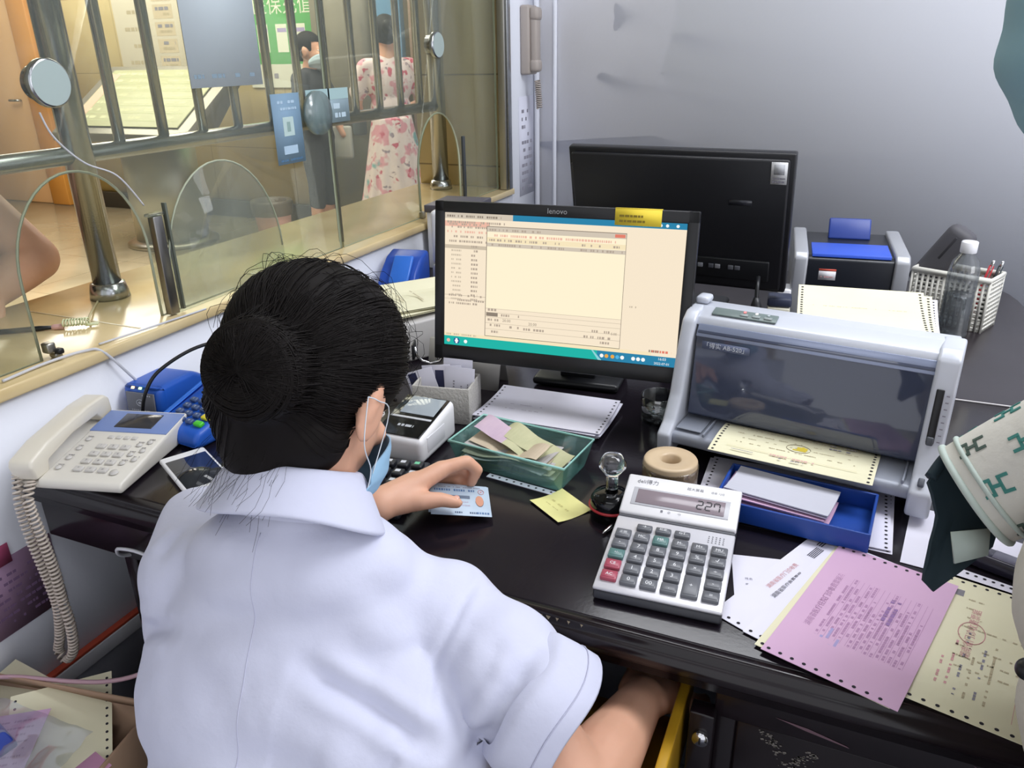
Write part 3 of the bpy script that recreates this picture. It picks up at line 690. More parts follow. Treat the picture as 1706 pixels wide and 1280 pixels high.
# grey file box with papers on it
fb = thing('file_printer', 'grey flat slip printer under cream papers left of the lit monitor', 'printer', (-.845, 1.435, .75), -32)
gpl = mat('warm_grey_plastic', '#b9b6b3', .4)
m = MB(); m.wedge([(-.13, 0), (-.13, .035), (-.09, .085), (.13, .092), (.13, 0)], .17, gpl, .006); m.build('body', fb)
m = MB(); m.M = TR(.045, -.112, .060) @ RX(52); m.box((0, 0, 0), (.040, .022, .004), mat('brass', '#b9a06d', .3, .6), .002); m.box((0, 0, -.001), (.050, .034, .003), black_plastic, .002); m.build('slip_window', fb)
for k, (dx, dy, a, lb_) in enumerate(((0, .01, -30, 'cream form lying lowest on the grey slip printer'), (.03, .05, -38, 'cream form with curled punched edge uppermost on the grey slip printer'))):
    m = MB(); n = 12
    for i in range(n):
        x0, x1 = -.09 + .18 * i / n, -.09 + .18 * (i + 1) / n
        f = lambda x: .0 + .014 * math.exp(-((x + .075) / .02) ** 2) * k + .004 * sin(x * 40)
        m.geo([(x0, -.12, f(x0)), (x1, -.12, f(x1)), (x1, .12, f(x1)), (x0, .12, f(x0))], [(0, 1, 2, 3)], paper_cream)
        m.geo([(x0, -.12, f(x0) - .003), (x1, -.12, f(x1) - .003), (x1, .12, f(x1) - .003), (x0, .12, f(x0) - .003)], [(3, 2, 1, 0)], paper_cream)
    m.dashes(-.02, .06, -.05, .004, .007, ink_tan, .8, rs); m.dashes(-.06, .05, -.09, .004, .008, ink_tan, .8, rs)
    for j in range(8): m.disc(-.080, -.10 + j * .0254, .002, f(-.08) + .001, hole_dark)
    single(m, 'form_sheet', lb_, 'paper', (-.865 + dx, 1.425 + dy, .851 + .008 * k), a, None, rot=(0, 0, radians(a)))
m = MB(); pts = [(-.034, .0, .030), (-.030, 0, .012), (-.020, 0, .001), (-.004, 0, -.004), (.014, 0, .001), (.026, 0, .016), (.030, 0, .030), (.022, 0, .034), (.014, 0, .026), (.010, 0, .005)]
m.tube(pts, .0034, chrome, 8)
m.box((-.035, 0, .024), (.004, .032, .03), black_plastic, .001)
single(m, 'binder_clip', 'big binder clip with bent silver wire handle beside the grey slip printer', 'clip', (-.715, 1.245, .795), 20)
cal = thing('desk_calendar', 'small grey spiral-bound desk calendar behind the card box', 'calendar', (-.655, 1.275, .75), 4)
m = MB(); m.wedge([(-.03, 0), (-.004, .085), (.004, .085), (.03, 0), (.026, 0), (0, .075), (-.026, 0)], .15, mat('calendar_grey', '#b5b2ac', .7)); m.build('stand_card', cal)
for k in range(3):
    m = MB(); m.tube([(-.035 + k * .035, .008 * cos(a), .083 + .012 * sin(a)) for a in [i * .5 for i in range(13)]], .0022, chrome, 6); m.build('ring', cal)
# ------------------------------------------------------------------ desk telephone
ph = thing('telephone', 'cream desk telephone with blue band and corded handset on the desk corner', 'telephone', (-1.045, .770, .75), 14.9); ph.scale = (.86, .86, .70)
pc = cream_plastic; pblue = mat('phone_blue', '#7489bd', .35)
SL = math.degrees(atan2(.04, .235))
m = MB(); m.wedge([(-.117, .004), (-.120, .016), (-.115, .026), (.110, .064), (.118, .058), (.118, .004)], .160, pc, .004, TR(.012, 0, 0)); m.wedge([(-.117, .004), (-.117, .018), (.118, .050), (.118, .004)], .05, pc, .004, TR(-.088, 0, 0)); m.build('body', ph)
FM = TR(.012, -.1165, .0268) @ RX(SL - .6)           # the sloping face: x across, y up the face
m = MB(); m.M = FM; m.box((0, .190, .001), (.158, .072, .003), pblue, .001); m.build('band', ph)
m = MB(); m.M = FM; m.box((.002, .192, .0028), (.078, .048, .002), mat('lcd_dark', '#35353a', .12), .0008); m.build('display', ph)
kc = mat('phone_key', '#c6c3bf', .4); kt = mat('key_text', '#77747a', .6)
lab = ['1', '2', '3', '4', '5', '6', '7', '8', '9', '*', '0', '#']
for r_ in range(4):
    for c in range(3):
        m = MB(); m.M = FM @ TR(-.022 + c * .024, .105 - r_ * .0235, .002)
        m.box((0, 0, 0), (.017, .013, .006), kc, .0015); m.text(lab[r_ * 3 + c], .007, kt, 0, 0, .0034); m.build('key', ph)
for c in range(4):
    m = MB(); m.M = FM @ TR(-.022 + c * .016, .136, .0016); m.box((0, 0, 0), (.010, .009, .004), kc, .001); m.build('key', ph)
for (x, ys) in ((-.062, (.125, .095, .065, .035)), (.048, (.115, .085, .058)), (.064, (.125, .098, .070))):
    for y in ys:
        m = MB(); m.M = FM @ TR(x, y, .0014); m.lathe([(.0055, 0), (.0052, .0024), (0, .0026)], kc, 14); m.dashes(-.006, .006, .008, .0022, .0006, kt, .9); m.build('round_key', ph)
m = MB(); m.M = FM @ TR(.050, .030, .0014); m.lathe([(.0075, 0), (.007, .003), (0, .003)], kc, 18); m.build('speaker_key', ph)
m = MB(); m.M = TR(-.092, -.004, .062) @ RX(8) @ RZ(2)
b_ = [(-.122, .012), (-.115, .026), (-.06, .036), (.06, .036), (.115, .028), (.125, .014), (.122, -.022), (.085, -.026), (.075, -.002), (.0, .006), (-.075, -.002), (-.085, -.026), (-.120, -.022)]
m.wedge(b_, .046, mat('handset_cream', '#dcd6c8', .28), .006, None, 3); m.build('handset', ph)
hc = mat('phone_cord', '#c2b7ab', .45)
def coil(pts, R0, r, turns, mt, n=6, per=9):
    """a coiled cord wound round the polyline pts"""
    P = [V(p) for p in pts]
    seg = [(P[i + 1] - P[i]).length for i in range(len(P) - 1)]; L = sum(seg); out = []
    N = turns * per
    for k in range(N + 1):
        s_ = L * k / N; i = 0
        while i < len(seg) - 1 and s_ > seg[i]: s_ -= seg[i]; i += 1
        t = s_ / seg[i]
        def cr_(a, b, c, d): return .5 * ((2 * b) + (c - a) * t + (2 * a - 5 * b + 4 * c - d) * t * t + (3 * b - a - 3 * c + d) * t ** 3)
        a, b, c, d = P[max(i - 1, 0)], P[i], P[i + 1], P[min(i + 2, len(P) - 1)]
        p = cr_(a, b, c, d); q = (c - b).normalized(); x = q.orthogonal().normalized() if abs(q.z) < .5 else (V((1, 0, 0)) - q * q.x).normalized(); y = q.cross(x)
        an = 2 * pi * k / per
        out.append(p + (x * cos(an) + y * sin(an)) * R0)
    m = MB(); m.tube(out, r, mt, n); return m
pa = [(-1.108, .652, .775), (-1.095, .635, .735), (-1.085, .63, .68), (-1.078, .632, .61), (-1.077, .634, .55), (-1.092, .634, .49), (-1.105, .632, .452), (-1.088, .63, .440), (-1.063, .63, .470), (-1.052, .63, .525), (-1.060, .634, .565), (-1.062, .636, .62), (-1.068, .636, .68), (-1.078, .638, .74), (-1.085, .655, .765)]
PHI = (TR(-1.045, .770, .75) @ RZ(14.9) @ Matrix.Diagonal((.86, .86, .70, 1))).inverted()
m = coil([PHI @ V(p) for p in pa], .0075, .0027, 100, hc); m.build('cord', ph)

# ------------------------------------------------------------------ payment terminals
t1 = thing('card_reader', 'blue contactless card reader with grey face behind the telephone', 'card reader', (-1.135, .955, .75), 6); t1.scale = (1, 1, .72)
m = MB(); m.wedge([(-.045, 0), (-.040, .078), (-.03, .083), (.055, .080), (.085, .055), (.09, 0)], .085, bl, .012, None, 3); m.build('body', t1)
m = MB(); m.M = TR(0, -.0445, .036) @ RX(86); m.box((0, 0, .001), (.062, .064, .003), mat('reader_face', '#6d6f78', .3), .008, None, 3)
lg = mat('reader_print', '#b9bcc6', .5); m.tube([(.008 * cos(a), .006 + .008 * sin(a), .0028) for a in [k * .3 for k in range(22)]], .0008, lg, 5); m.disc(-.001, .006, .0035, .0030, lg); m.dashes(.006, .024, .024, .004, .0030, lg, .9); m.dashes(-.02, .02, -.015, .003, .0030, lg, .9); m.dashes(-.024, .0, -.025, .0025, .0030, lg, .9); m.build('face', t1)
for x, c in ((-.014, '#ffd9a0'), (.002, '#b9f0a8')):
    m = MB(); m.M = TR(x, -.042, .0795) @ RX(60); m.box((0, 0, 0), (.006, .006, .003), mat('led' + c, c, .3, emit=(c, 1.6)), .001); m.build('indicator', t1)
t2 = thing('pin_pad', 'blue card payment keypad with green and yellow keys behind the head', 'keypad', (-.985, .925, .75), -6)
m = MB(); m.wedge([(-.075, 0), (-.082, .012), (-.072, .030), (.05, .062), (.085, .078), (.095, .07), (.095, 0)], .108, bl, .009, None, 3); m.build('body', t2)
m = MB(); m.M = TR(0, 0, 0); m.wedge([(-.070, .029), (-.068, .034), (.05, .067), (.085, .083), (.088, .078)], .010, bl2, .003, TR(-.050, 0, 0)); m.build('side_rail', t2)
KM = TR(.004, -.075, .0305) @ RX(14.5)
kd = mat('pin_key', '#41547c', .35); kw = mat('pin_text', '#c9d6ec', .5)
for r_ in range(4):
    for c in range(3):
        m = MB(); m.M = KM @ TR(-.030 + c * .021, .072 - r_ * .0165, .002); m.box((0, 0, 0), (.014, .010, .006), kd, .0015); m.text(lab[r_ * 3 + c], .0055, kw, 0, 0, .0034); m.build('key', t2)
for y, c in ((.0225, '#49c23a'), (.040, '#e0cf3a'), (.057, '#c0524a')):
    m = MB(); m.M = KM @ TR(.034, y, .002); m.box((0, 0, 0), (.018, .011, .007), mat('fkey' + c, c, .35), .002); m.build('function_key', t2)
m = MB(); m.M = KM @ TR(0, .12, .004); m.box((0, 0, 0), (.07, .034, .004), mat('pin_lcd', '#32271f', .12), .001); m.build('display', t2)
def catm(P, n=8):
    P = [V(p) for p in P]; out = []
    for i in range(len(P) - 1):
        a, b, c, d = P[max(i - 1, 0)], P[i], P[i + 1], P[min(i + 2, len(P) - 1)]
        for k in range(n):
            t = k / n; out.append(.5 * ((2 * b) + (c - a) * t + (2 * a - 5 * b + 4 * c - d) * t * t + (3 * b - a - 3 * c + d) * t ** 3))
    return out + [P[-1]]
m = MB(); m.tube(catm([(-1.115, .895, .765), (-1.10, .90, .81), (-1.085, .93, .845), (-1.05, 1.00, .87), (-1.00, 1.08, .86), (-.97, 1.15, .80), (-.96, 1.18, .756), (-.95, 1.28, .755)]), .0032, black_plastic, 8)
single(m, 'cable', 'thin black cable arching over the blue payment keypad', 'cable')
wc = mat('white_cable', '#c5c6cc', .45)
m = MB(); m.tube(catm([(-1.19, .72, .888), (-1.195, .80, .8885), (-1.185, .865, .888), (-1.172, .89, .880), (-1.165, .93, .82), (-1.165, .96, .775), (-1.165, .985, .7545)]), .0026, wc, 7)
single(m, 'cable', 'white cable running off the counter edge down behind the blue reader', 'cable')
m = MB(); m.tube(catm([(-1.19, .90, .888), (-1.178, 1.0, .888), (-1.172, 1.08, .8865), (-1.172, 1.14, .884)]), .002, wc, 6)
single(m, 'cable', 'thin white wire lying along the counter edge below the steel post', 'cable')
m = MB(); m.tube(catm([(-.965, .80, .60), (-.975, .70, .63), (-.955, .672, .665), (-.91, .668, .675), (-.86, .672, .665), (-.82, .70, .63)]), .0028, wc, 7)
single(m, 'cable', 'short white cable curving under the desk edge left of the white coat', 'cable')

# mobile phone lying on its case
mp = thing('mobile_phone', 'white smartphone lying face up beside the telephone', 'phone', (-.872, .772, .75), 62)
m = MB(); m.box((0, 0, .0145), (.071, .140, .009), white_plastic, .004, None, 3); m.build('body', mp)
m = MB(); m.box((0, -.004, .0192), (.062, .106, .0006), mat('phone_glass', '#2d3036', .06)); m.build('screen', mp)
m = MB(); m.lathe([(.0055, .0192), (.0055, .0197), (0, .0197)], white_plastic, 18, TR(0, -.063, 0)); m.build('home_button', mp)
m = MB(); m.box((.0, -.008, .005), (.062, .13, .0095), mat('case_pink', '#cfa9a2', .5), .004, None, 3); m.build('case', mp)

# keyboard half hidden by the sitter
kb = thing('keyboard', 'black number keyboard mostly hidden behind the bent head', 'keyboard', (-.655, .835, .75), 9)
m = MB(); m.wedge([(-.068, 0), (-.070, .010), (.066, .022), (.068, 0)], .25, mat('keyboard_black', '#2e3038', .45), .004); m.build('body', kb)
kkm = mat('keyboard_key', '#24262d', .4); kp = mat('key_print', '#c9ccd4', .5); kg = mat('key_green', '#6fc59c', .5)
for r_ in range(5):
    for c in range(11):
        m = MB(); m.M = TR(-.112 + c * .0224, -.050 + r_ * .0235, .0165 + r_ * .0021); m.box((0, 0, 0), (.0175, .0180, .009), kkm, .0025)
        m.quad(-.005, -.002, .003, .005, .0047, kg if (r_, c) == (4, 10) else kp); m.build('key', kb)

# ------------------------------------------------------------------ payment box, card box with cards
qb = thing('scan_box', 'white payment code scanner box with black glass top beside the face mask', 'scanner', (-.612, .993, .75), 1)
m = MB(); m.wedge([(-.062, .002), (-.062, .046), (.062, .066), (.062, .002)], .092, white_plastic, .010, None, 4); m.build('body', qb)
QM = TR(0, -.0005, .0562) @ RX(9.2)
m = MB(); m.M = QM; m.box((0, 0, .0005), (.080, .112, .002), black_gloss, .006, None, 3); m.build('glass_top', qb)
m = MB(); m.M = QM; m.box((.004, .028, .0018), (.062, .050, .0012), mat('scan_window', '#9aa3ab', .08), .002); m.build('window', qb)
m = MB(); m.M = QM; m.box((0, -.008, .0018), (.074, .005, .0012), mat('scan_bar', '#b9bcc2', .3), .0005); m.dashes(-.012, .016, -.033, .006, .0019, mat('scan_mark', '#a9adb5', .4), .9, rs); m.build('trim_bar', qb)
m = MB(); m.box((.0458, -.012, .030), (.002, .06, .026), mat('side_label', '#dcdce2', .4), .001); m.build('side_label', qb)
cb = thing('card_box', 'grey woven open box holding white cards behind the payment scanner', 'box', (-.620, 1.125, .75), 10)
wv = mat('woven_grey', '#bcb9b4', .7, bump=(220, .35))
m = MB()
for (c, d) in (((0, -.036, .034), (.104, .004, .068)), ((0, .036, .034), (.104, .004, .068)), ((-.05, 0, .034), (.004, .072, .068)), ((.05, 0, .034), (.004, .072, .068)), ((0, 0, .003), (.10, .072, .006))): m.box(c, d, wv, .0015)
m.build('body', cb)
cw = mat('card_white', '#d6d5e2', .4); cn = mat('card_navy', '#25284a', .4)
cards = [(-.028, .000, 22, 'white card with dark stripe leaning furthest left in the grey box'), (-.012, .006, 8, 'white card with dark stripe second from left in the grey box'), (.003, .002, 3, 'white card with broad dark stripe in the middle of the grey box'), (.014, .014, -2, 'tall white card standing at the back of the grey box'), (.022, -.004, -3, 'white printed card standing in front at the right of the grey box')]
for i, (x, y, a, lb_) in enumerate(cards):
    m = MB(); m.M = TR(-.620, 1.125, .757) @ RZ(10) @ TR(x, y - .004, .0) @ RY(-a * .9) @ RX(-6)
    h = (.078, .084, .0856, .094, .0856)[i]
    m.box((0, 0, h / 2), (.054, .001, h), cw, .0004)
    m.M = m.M @ RX(90)
    if i < 3: m.quad(-.022, .004, (-.006, -.012, -.006)[i], h - (.0, .004, .006)[i] - .003, .0008, cn)
    if i == 4:
        for k in range(3): m.dashes(-.012 + k * .012, -.006 + k * .012, .01, .004, .0008, ink, .9); 
        for k in range(9): m.quad(-.012, .018 + k * .005, -.009, .021 + k * .005, .0008, ink); m.quad(.002, .018 + k * .004, .0045, .0205 + k * .004, .0008, ink); m.quad(.014, .022 + k * .004, .016, .0245 + k * .004, .0008, ink)
    single(m, 'card', lb_, 'card', group='cards in the grey box')

# ------------------------------------------------------------------ forms
def sheet(name, label, w, l, paper, loc, rz, prints=None, th=.0006, holes=None, group=None, cat='paper', curl=0, tilt=None):
    m = MB(); n = 10
    f = lambda y: curl * ((y / l) ** 2) * 4
    for i in range(n):
        y0, y1 = -l / 2 + l * i / n, -l / 2 + l * (i + 1) / n
        m.geo([(-w / 2, y0, f(y0) + th), (w / 2, y0, f(y0) + th), (w / 2, y1, f(y1) + th), (-w / 2, y1, f(y1) + th)], [(0, 1, 2, 3)], paper)
        m.geo([(-w / 2, y0, f(y0)), (w / 2, y0, f(y0)), (w / 2, y1, f(y1)), (-w / 2, y1, f(y1))], [(3, 2, 1, 0)], paper)
        for s_ in (-1, 1): m.geo([(s_ * w / 2, y0, f(y0)), (s_ * w / 2, y1, f(y1)), (s_ * w / 2, y1, f(y1) + th), (s_ * w / 2, y0, f(y0) + th)], [(0, 1, 2, 3)], paper)
    for s_ in (-1, 1): m.geo([(-w / 2, s_ * l / 2, f(l / 2)), (w / 2, s_ * l / 2, f(l / 2)), (w / 2, s_ * l / 2, f(l / 2) + th), (-w / 2, s_ * l / 2, f(l / 2) + th)], [(0, 1, 2, 3)], paper)
    if holes:                                     # rows of sprocket holes along the two short ends (x) or sides
        side, pitch, inset = holes
        if side == 'x':
            k = int(w / pitch)
            for i in range(k):
                x = -w / 2 + pitch * (i + .5)
                for y in (-l / 2 + inset, l / 2 - inset): m.disc(x, y, .0021, f(y) + th + .0003, hole_dark)
        else:
            k = int(l / pitch)
            for i in range(k):
                y = -l / 2 + pitch * (i + .5)
                for x in (-w / 2 + inset, w / 2 - inset): m.disc(x, y, .0021, f(y) + th + .0003, hole_dark)
    if prints: prints(m, w, l, th + .0004)
    return single(m, name, label, cat, loc, rz, group, rot=tilt)
rp = random.Random(21)
def pr_form(m, w, l, z):                          # a receipt form read along x
    m.dashes(-w * .1, w * .2, l * .33, .004, z, ink_red, .8, rp); m.dashes(-w * .05, w * .15, l * .24, .0032, z, ink_red, .6, rp)
    for k in range(2): m.dashes(w * .22, w * .40, l * (.30 - .10 * k), .004, z, ink_dark, .95, rp, .3, .5)
    for k in range(3): m.dashes(-w * .35, -w * .05, l * (.15 - .14 * k), .002, z, ink_soft, .5, rp)
SG = 'white forms stacked under the lit monitor'
for k in range(5):
    sheet('form_sheet', ('white punched form on top of the stack under the lit monitor' if k == 4 else 'white form lower in the stack under the lit monitor'), .228, .142, paper_white, (-.450 + rp.uniform(-.006, .006), 1.186 + rp.uniform(-.004, .004), .7508 + .0026 * k), .4 + rp.uniform(-2.5, 2.5), pr_form if k == 4 else None, .0012, ('y', .0127, .006) if k == 4 else None, SG, curl=.004)

# ------------------------------------------------------------------ cash tray and banknotes
tl = clear_mat('teal_plastic', '#c3e0dc', .06, .12, '#8fc4bd', .36)
ct = thing('cash_tray', 'translucent teal plastic tray full of banknotes', 'tray', (-.424, .998, .75), -6)
def frus(w0, l0, w1, l1, z0, z1, mt, m):
    A = [(-w0 / 2, -l0 / 2, z0), (w0 / 2, -l0 / 2, z0), (w0 / 2, l0 / 2, z0), (-w0 / 2, l0 / 2, z0)]; B = [(-w1 / 2, -l1 / 2, z1), (w1 / 2, -l1 / 2, z1), (w1 / 2, l1 / 2, z1), (-w1 / 2, l1 / 2, z1)]
    m.geo(A + B, [(0, 1, 5, 4), (1, 2, 6, 5), (2, 3, 7, 6), (3, 0, 4, 7)], mt)
m = MB(); frus(.178, .088, .200, .106, 0, .044, tl, m); m.quad(-.089, -.044, .089, .044, .0004, tl); m.build('body', ct)
m = MB(); m.tube([(-.100, -.053, .044), (.100, -.053, .044), (.100, .053, .044), (-.100, .053, .044)], .0024, mat('teal_rim', '#8fc2ba', .3), 6, True); m.build('rim', ct)
nm = [mat('note_pink', '#c9b3c2', .75, var=(45, '#bda6ba', .5)), mat('note_green', '#c3c19c', .75, var=(45, '#b3b38e', .5)), mat('note_grey', '#b9b3b3', .75, var=(45, '#a7a3a2', .5)), mat('note_tan', '#c9b9a2', .75, var=(45, '#bcac95', .5))]
def note(label, mt, loc, rz, ph_, amp, w=.145, l=.064, tiltx=0, m2=None):
    m = MB(); n = 26
    f = lambda t: amp * sin(t * 5.2 + ph_) + .35 * amp * sin(t * 11 + 2 * ph_)
    for i in range(n):
        t0, t1 = i / n, (i + 1) / n; x0, x1 = (t0 - .5) * w, (t1 - .5) * w
        mm = mt if (m2 is None or t0 > .42) else m2
        m.geo([(x0, -l / 2, f(t0)), (x1, -l / 2, f(t1)), (x1, l / 2, f(t1) + .003 * sin(t1 * 9)), (x0, l / 2, f(t0) + .003 * sin(t0 * 9))], [(0, 1, 2, 3)], mm)
    return single(m, 'banknote', label, 'banknote', loc, None, 'banknotes in the teal tray', rot=(radians(tiltx), 0, radians(rz)))
for k in range(9):
    note('crumpled banknote low in the pile in the teal tray', nm[(k * 7 + 2) % 4] if k % 2 else nm[2], (-.432 + rp.uniform(-.010, .010), .994 + rp.uniform(-.005, .005), .755 + .0030 * k), -6 + rp.uniform(-7, 7), rp.uniform(0, 6), .0035)
note('greenish banknote sticking up at the back of the teal tray', nm[1], (-.404, 1.004, .787), -20, .3, .010, .13, .038, 12)
note('pink and green banknote lying uppermost in the teal tray', nm[1], (-.436, .998, .794), -19, 1.0, .011, .135, .036, 14, nm[0])
note('tan banknote folded under the pink one in the teal tray', nm[3], (-.440, .990, .785), -13, 2.2, .007, .13, .042, 6)
sheet('paper_strip', 'white punched paper strip lying along the front of the teal tray', .115, .011, paper_white, (-.402, .942, .7503), -7, lambda m, w, l, z: [m.disc(-w / 2 + .008 + .0127 * k, 0, .0019, z, hole_dark) for k in range(9)], .0008)

# ------------------------------------------------------------------ small things in the middle of the desk
sheet('sticky_note', 'pale yellow square note lying alone on the black desk', .070, .058, mat('note_yellow', '#e3df9b', .75, var=(20, '#dbd68c', .4)), (-.325, .905, .7503), -34, lambda m, w, l, z: [m.dashes(-w * .3, w * .25, l * (.2 - .2 * k), .003, z, mat('note_pencil', '#c4bd7c', .8), .7, rp) for k in range(3)], .0005, curl=.003)
st = thing('stamp', 'round black stamp with clear crystal knob beside the calculator', 'stamp', (-.252, .912, .75))
m = MB(); m.lathe([(0, 0), (.029, 0), (.0295, .02), (.0285, .028), (.024, .035), (.010, .038), (0, .038)], black_gloss, 40); m.build('base', st)
m = MB(); m.tube([(.0295 * cos(a), .0295 * sin(a), .017) for a in [k * 2 * pi / 40 for k in range(40)]], .0022, mat('stamp_red', '#c03a40', .35), 8, True); m.build('ring', st)
m = MB(); m.lathe([(0, .038), (.0095, .038), (.0086, .042), (.0086, .063), (.0115, .067), (.0188, .077), (.0192, .082), (.0125, .094), (0, .0955)], crystal, 12); m.build('knob', st)
tp = thing('tape_roll', 'thick roll of beige packing tape standing beside the printer', 'tape', (-.190, .998, .75))
m = MB(); m.lathe([(.0135, .0), (.0385, .0), (.0385, .056), (.037, .0585), (.030, .0575), (.0165, .0585), (.0135, .056)], mat('tape_beige', '#cfb99a', .35, var=(30, '#c3ab8b', .4)), 48, closed=True); m.build('roll', tp)
m = MB(); m.lathe([(.0395, .001), (.0400, .050), (.0394, .051), (.0388, .001)], clear_mat('tape_film', '#e8dcc6', .15, .08, '#cdb797', .2), 48, closed=True); m.build('outer_film', tp)
ds = thing('glass_cup', 'clear glass dish holding silver paper clips left of the printer', 'glass', (-.262, 1.235, .75))
m = MB(); m.lathe([(0, 0), (.027, 0), (.030, .004), (.0315, .05), (.0295, .05), (.028, .008), (0, .006)], clear_mat('dish_glass', '#d3d8d8', .14, .05), 40); m.build('bowl', ds)
for k in range(22):
    m = MB(); a, r_ = rp.uniform(0, 6.28), rp.uniform(0, .018)
    m.M = TR(-.262 + r_ * cos(a), 1.235 + r_ * sin(a), .760 + .0007 * k) @ RZ(rp.uniform(0, 360)) @ RX(rp.uniform(-18, 18))
    m.tube([(-.009, -.003, 0), (.008, -.003, 0), (.010, 0, 0), (.008, .003, 0), (-.007, .003, 0), (-.009, .001, 0), (-.007, -.001, 0), (.005, -.001, 0)], .0006, chrome, 5)
    single(m, 'paper_clip', 'silver paper clip in the clear glass dish', 'paper clip', group='clips in the glass dish')
m = MB(); m.M = TR(-.247, .856, .7545) @ RZ(73) @ RY(90); m.lathe([(0, 0), (.0012, .002), (.0038, .016), (.0042, .020)], chrome, 14); m.lathe([(.0042, .020), (.0045, .022), (.0045, .09), (.0035, .095), (0, .095)], black_gloss, 14)
single(m, 'pen', 'black pen with silver tip lying beside the calculator', 'pen')

# ------------------------------------------------------------------ calculator
ca = thing('calculator', 'silver desktop calculator showing 227 on its tilted display', 'calculator', (-.145, .728, .75), 3.0)
sv = mat('calc_silver', '#d3d2d8', .28, .25); sv2 = mat('calc_shell', '#e2e1e4', .3, .1)
CT = 9.0
m = MB(); m.wedge([(0, .003), (.004, .014), (.135, .035), (.198, .058), (.203, .056), (.203, .010)], .149, mat('calc_base', '#3a3b41', .4), .003); m.build('base', ca)
DM = TR(0, .002, .0155) @ RX(CT)
m = MB(); m.M = DM; m.box((0, .066, .001), (.150, .132, .005), sv, .0022); m.build('deck', ca)
HM = TR(0, .137, .0365) @ RX(19)
m = MB(); m.M = HM; m.box((0, .034, .003), (.150, .068, .010), sv2, .003, None, 3); m.build('display_hood', ca)
m = MB(); m.M = HM; m.box((0, .030, .0083), (.126, .030, .0012), mat('lcd_frame', '#bcbcc2', .3), .0005); m.box((0, .030, .0090), (.114, .0235, .0010), mat('lcd', '#8b7f86', .15), .0003)
lcdi = mat('lcd_ink', '#26222a', .5)
S7 = {'2': 'abged', '7': 'fabc'}
def seg7(ch, x, y, h):
    w_ = h * .52; t = h * .13; g = {'a': (0, h, w_, h), 'g': (0, h / 2, w_, h / 2), 'd': (0, 0, w_, 0), 'f': (0, h / 2, 0, h), 'b': (w_, h / 2, w_, h), 'e': (0, 0, 0, h / 2), 'c': (w_, 0, w_, h / 2)}
    for s_ in S7[ch]:
        a, b, c, d = g[s_]
        if b == d: m.quad(x + a + t * .3, y + b - t / 2, x + c - t * .3, y + d + t / 2, .0098, lcdi)
        else: m.quad(x + a - t / 2, y + b + t * .3, x + c + t / 2, y + d - t * .3, .0098, lcdi)
for i, ch in enumerate('227'): seg7(ch, .022 + i * .0108, .0235, .0135)
m.build('display', ca)
cg = mat('calc_print', '#6f7078', .5)
m = MB(); m.M = HM; m.text('deli得力', .0085, cg, -.047, .056, .0084); m.text('超大屏幕', .0055, cg, .016, .0555, .0084); m.text('语音 12位', .0042, cg, .045, .0550, .0084); m.quad(-.022, .0085, -.019, .0125, .0084, cg); m.disc(-.011, .0105, .0020, .0084, mat('calc_dot', '#b4b4ba', .5)); m.text('◂))', .0045, cg, .002, .0105, .0084); m.build('lettering', ca)
m = MB(); m.M = DM; m.box((0, .1335, .002), (.148, .0045, .004), mat('calc_gap', '#55565c', .5), .001); m.build('hinge_gap', ca)
ck = mat('calc_key', '#63656b', .3); ckr = mat('calc_key_red', '#a2485a', .3); cgn = mat('calc_key_green', '#567a78', .3); ctx = mat('calc_key_text', '#e0e1e4', .5)
cols = [[('AC', ckr), ('CE', ckr), ('+/-', cgn), ('▸', ck), ('正倒', ck)],
        [('0', ck), ('1', ck), ('4', ck), ('7', ck), ('MC', ck), ('→', ck)], [('00', ck), ('2', ck), ('5', ck), ('8', ck), ('MR', cgn), ('检查', ck)],
        [('.', ck), ('3', ck), ('6', ck), ('9', ck), ('M-', ck), ('GT', ck)],
        [('+', ck), None, ('×', ck), ('%', ck), ('M+', ck)], [('=', ck), ('-', ck), ('÷', ck), ('√', ck), ('MU', ck)]]
for c, col in enumerate(cols):
    for r_, kk in enumerate(col):
        if not kk: continue
        t, mt = kk; x = -.0595 + c * .0238; y = .0185 + r_ * .0188 + (.002 if c == 0 else 0); hh = .0150; ky = y
        if t == '+': hh = .034; ky = y + .0094
        if r_ == 5: hh = .010; ky = y - .0005
        m = MB(); m.M = DM @ TR(x, ky, .0055)
        m.box((0, 0, 0), (.0195, hh, .006), mt, .0016); m.box((0, .0005, .0028), (.0155, hh - .004, .0016), mt, .0007)
        m.text(t, .0048 if len(t) > 2 or ord(t[0]) > 0x2e80 else .0080 if t in '0123456789+-=×÷√%.' or t == '00' else .0062, ctx, 0, 0, .0038)
        m.build('key', ca)
m = MB(); m.M = DM
for i in range(5):
    for j in range(4): m.disc(.044 + i * .0045, .1105 + j * .0035, .0010, .0038, cg, 6)
m.build('speaker_grille', ca)
# ------------------------------------------------------------------ flatbed slip printer
pr_ = thing('slip_printer', 'large grey flatbed printer with smoky cover and a form coming out', 'printer', (-.039, 1.078, .75), -8.4)
pg = mat('printer_grey', '#c6cad4', .32, .1); pg2 = mat('printer_grey_dark', '#9a9fab', .4, .1); pin = mat('printer_inside', '#23262d', .5)
smoke = clear_mat('smoky_cover', '#6d7590', .07, .06, '#5a627a', .55)
W_ = .38
m = MB(); m.wedge([(.10, .003), (.10, .050), (.135, .060), (.30, .155), (.32, .15), (.32, .003)], .36, pg2, .004)
m.box((0, .18, .035), (.355, .16, .03), pg2, .004); m.build('lower_body', pr_)
m = MB(); m.wedge([(-.004, .030), (-.006, .044), (.0, .050), (.12, .058), (.12, .030)], .352, pg2, .004)
m.build('paper_table', pr_)
m = MB()
m.box((-.150, .03, .055), (.04, .05, .002), mat('table_ridge', '#888d99', .4), .001); m.build('guide_plate', pr_)
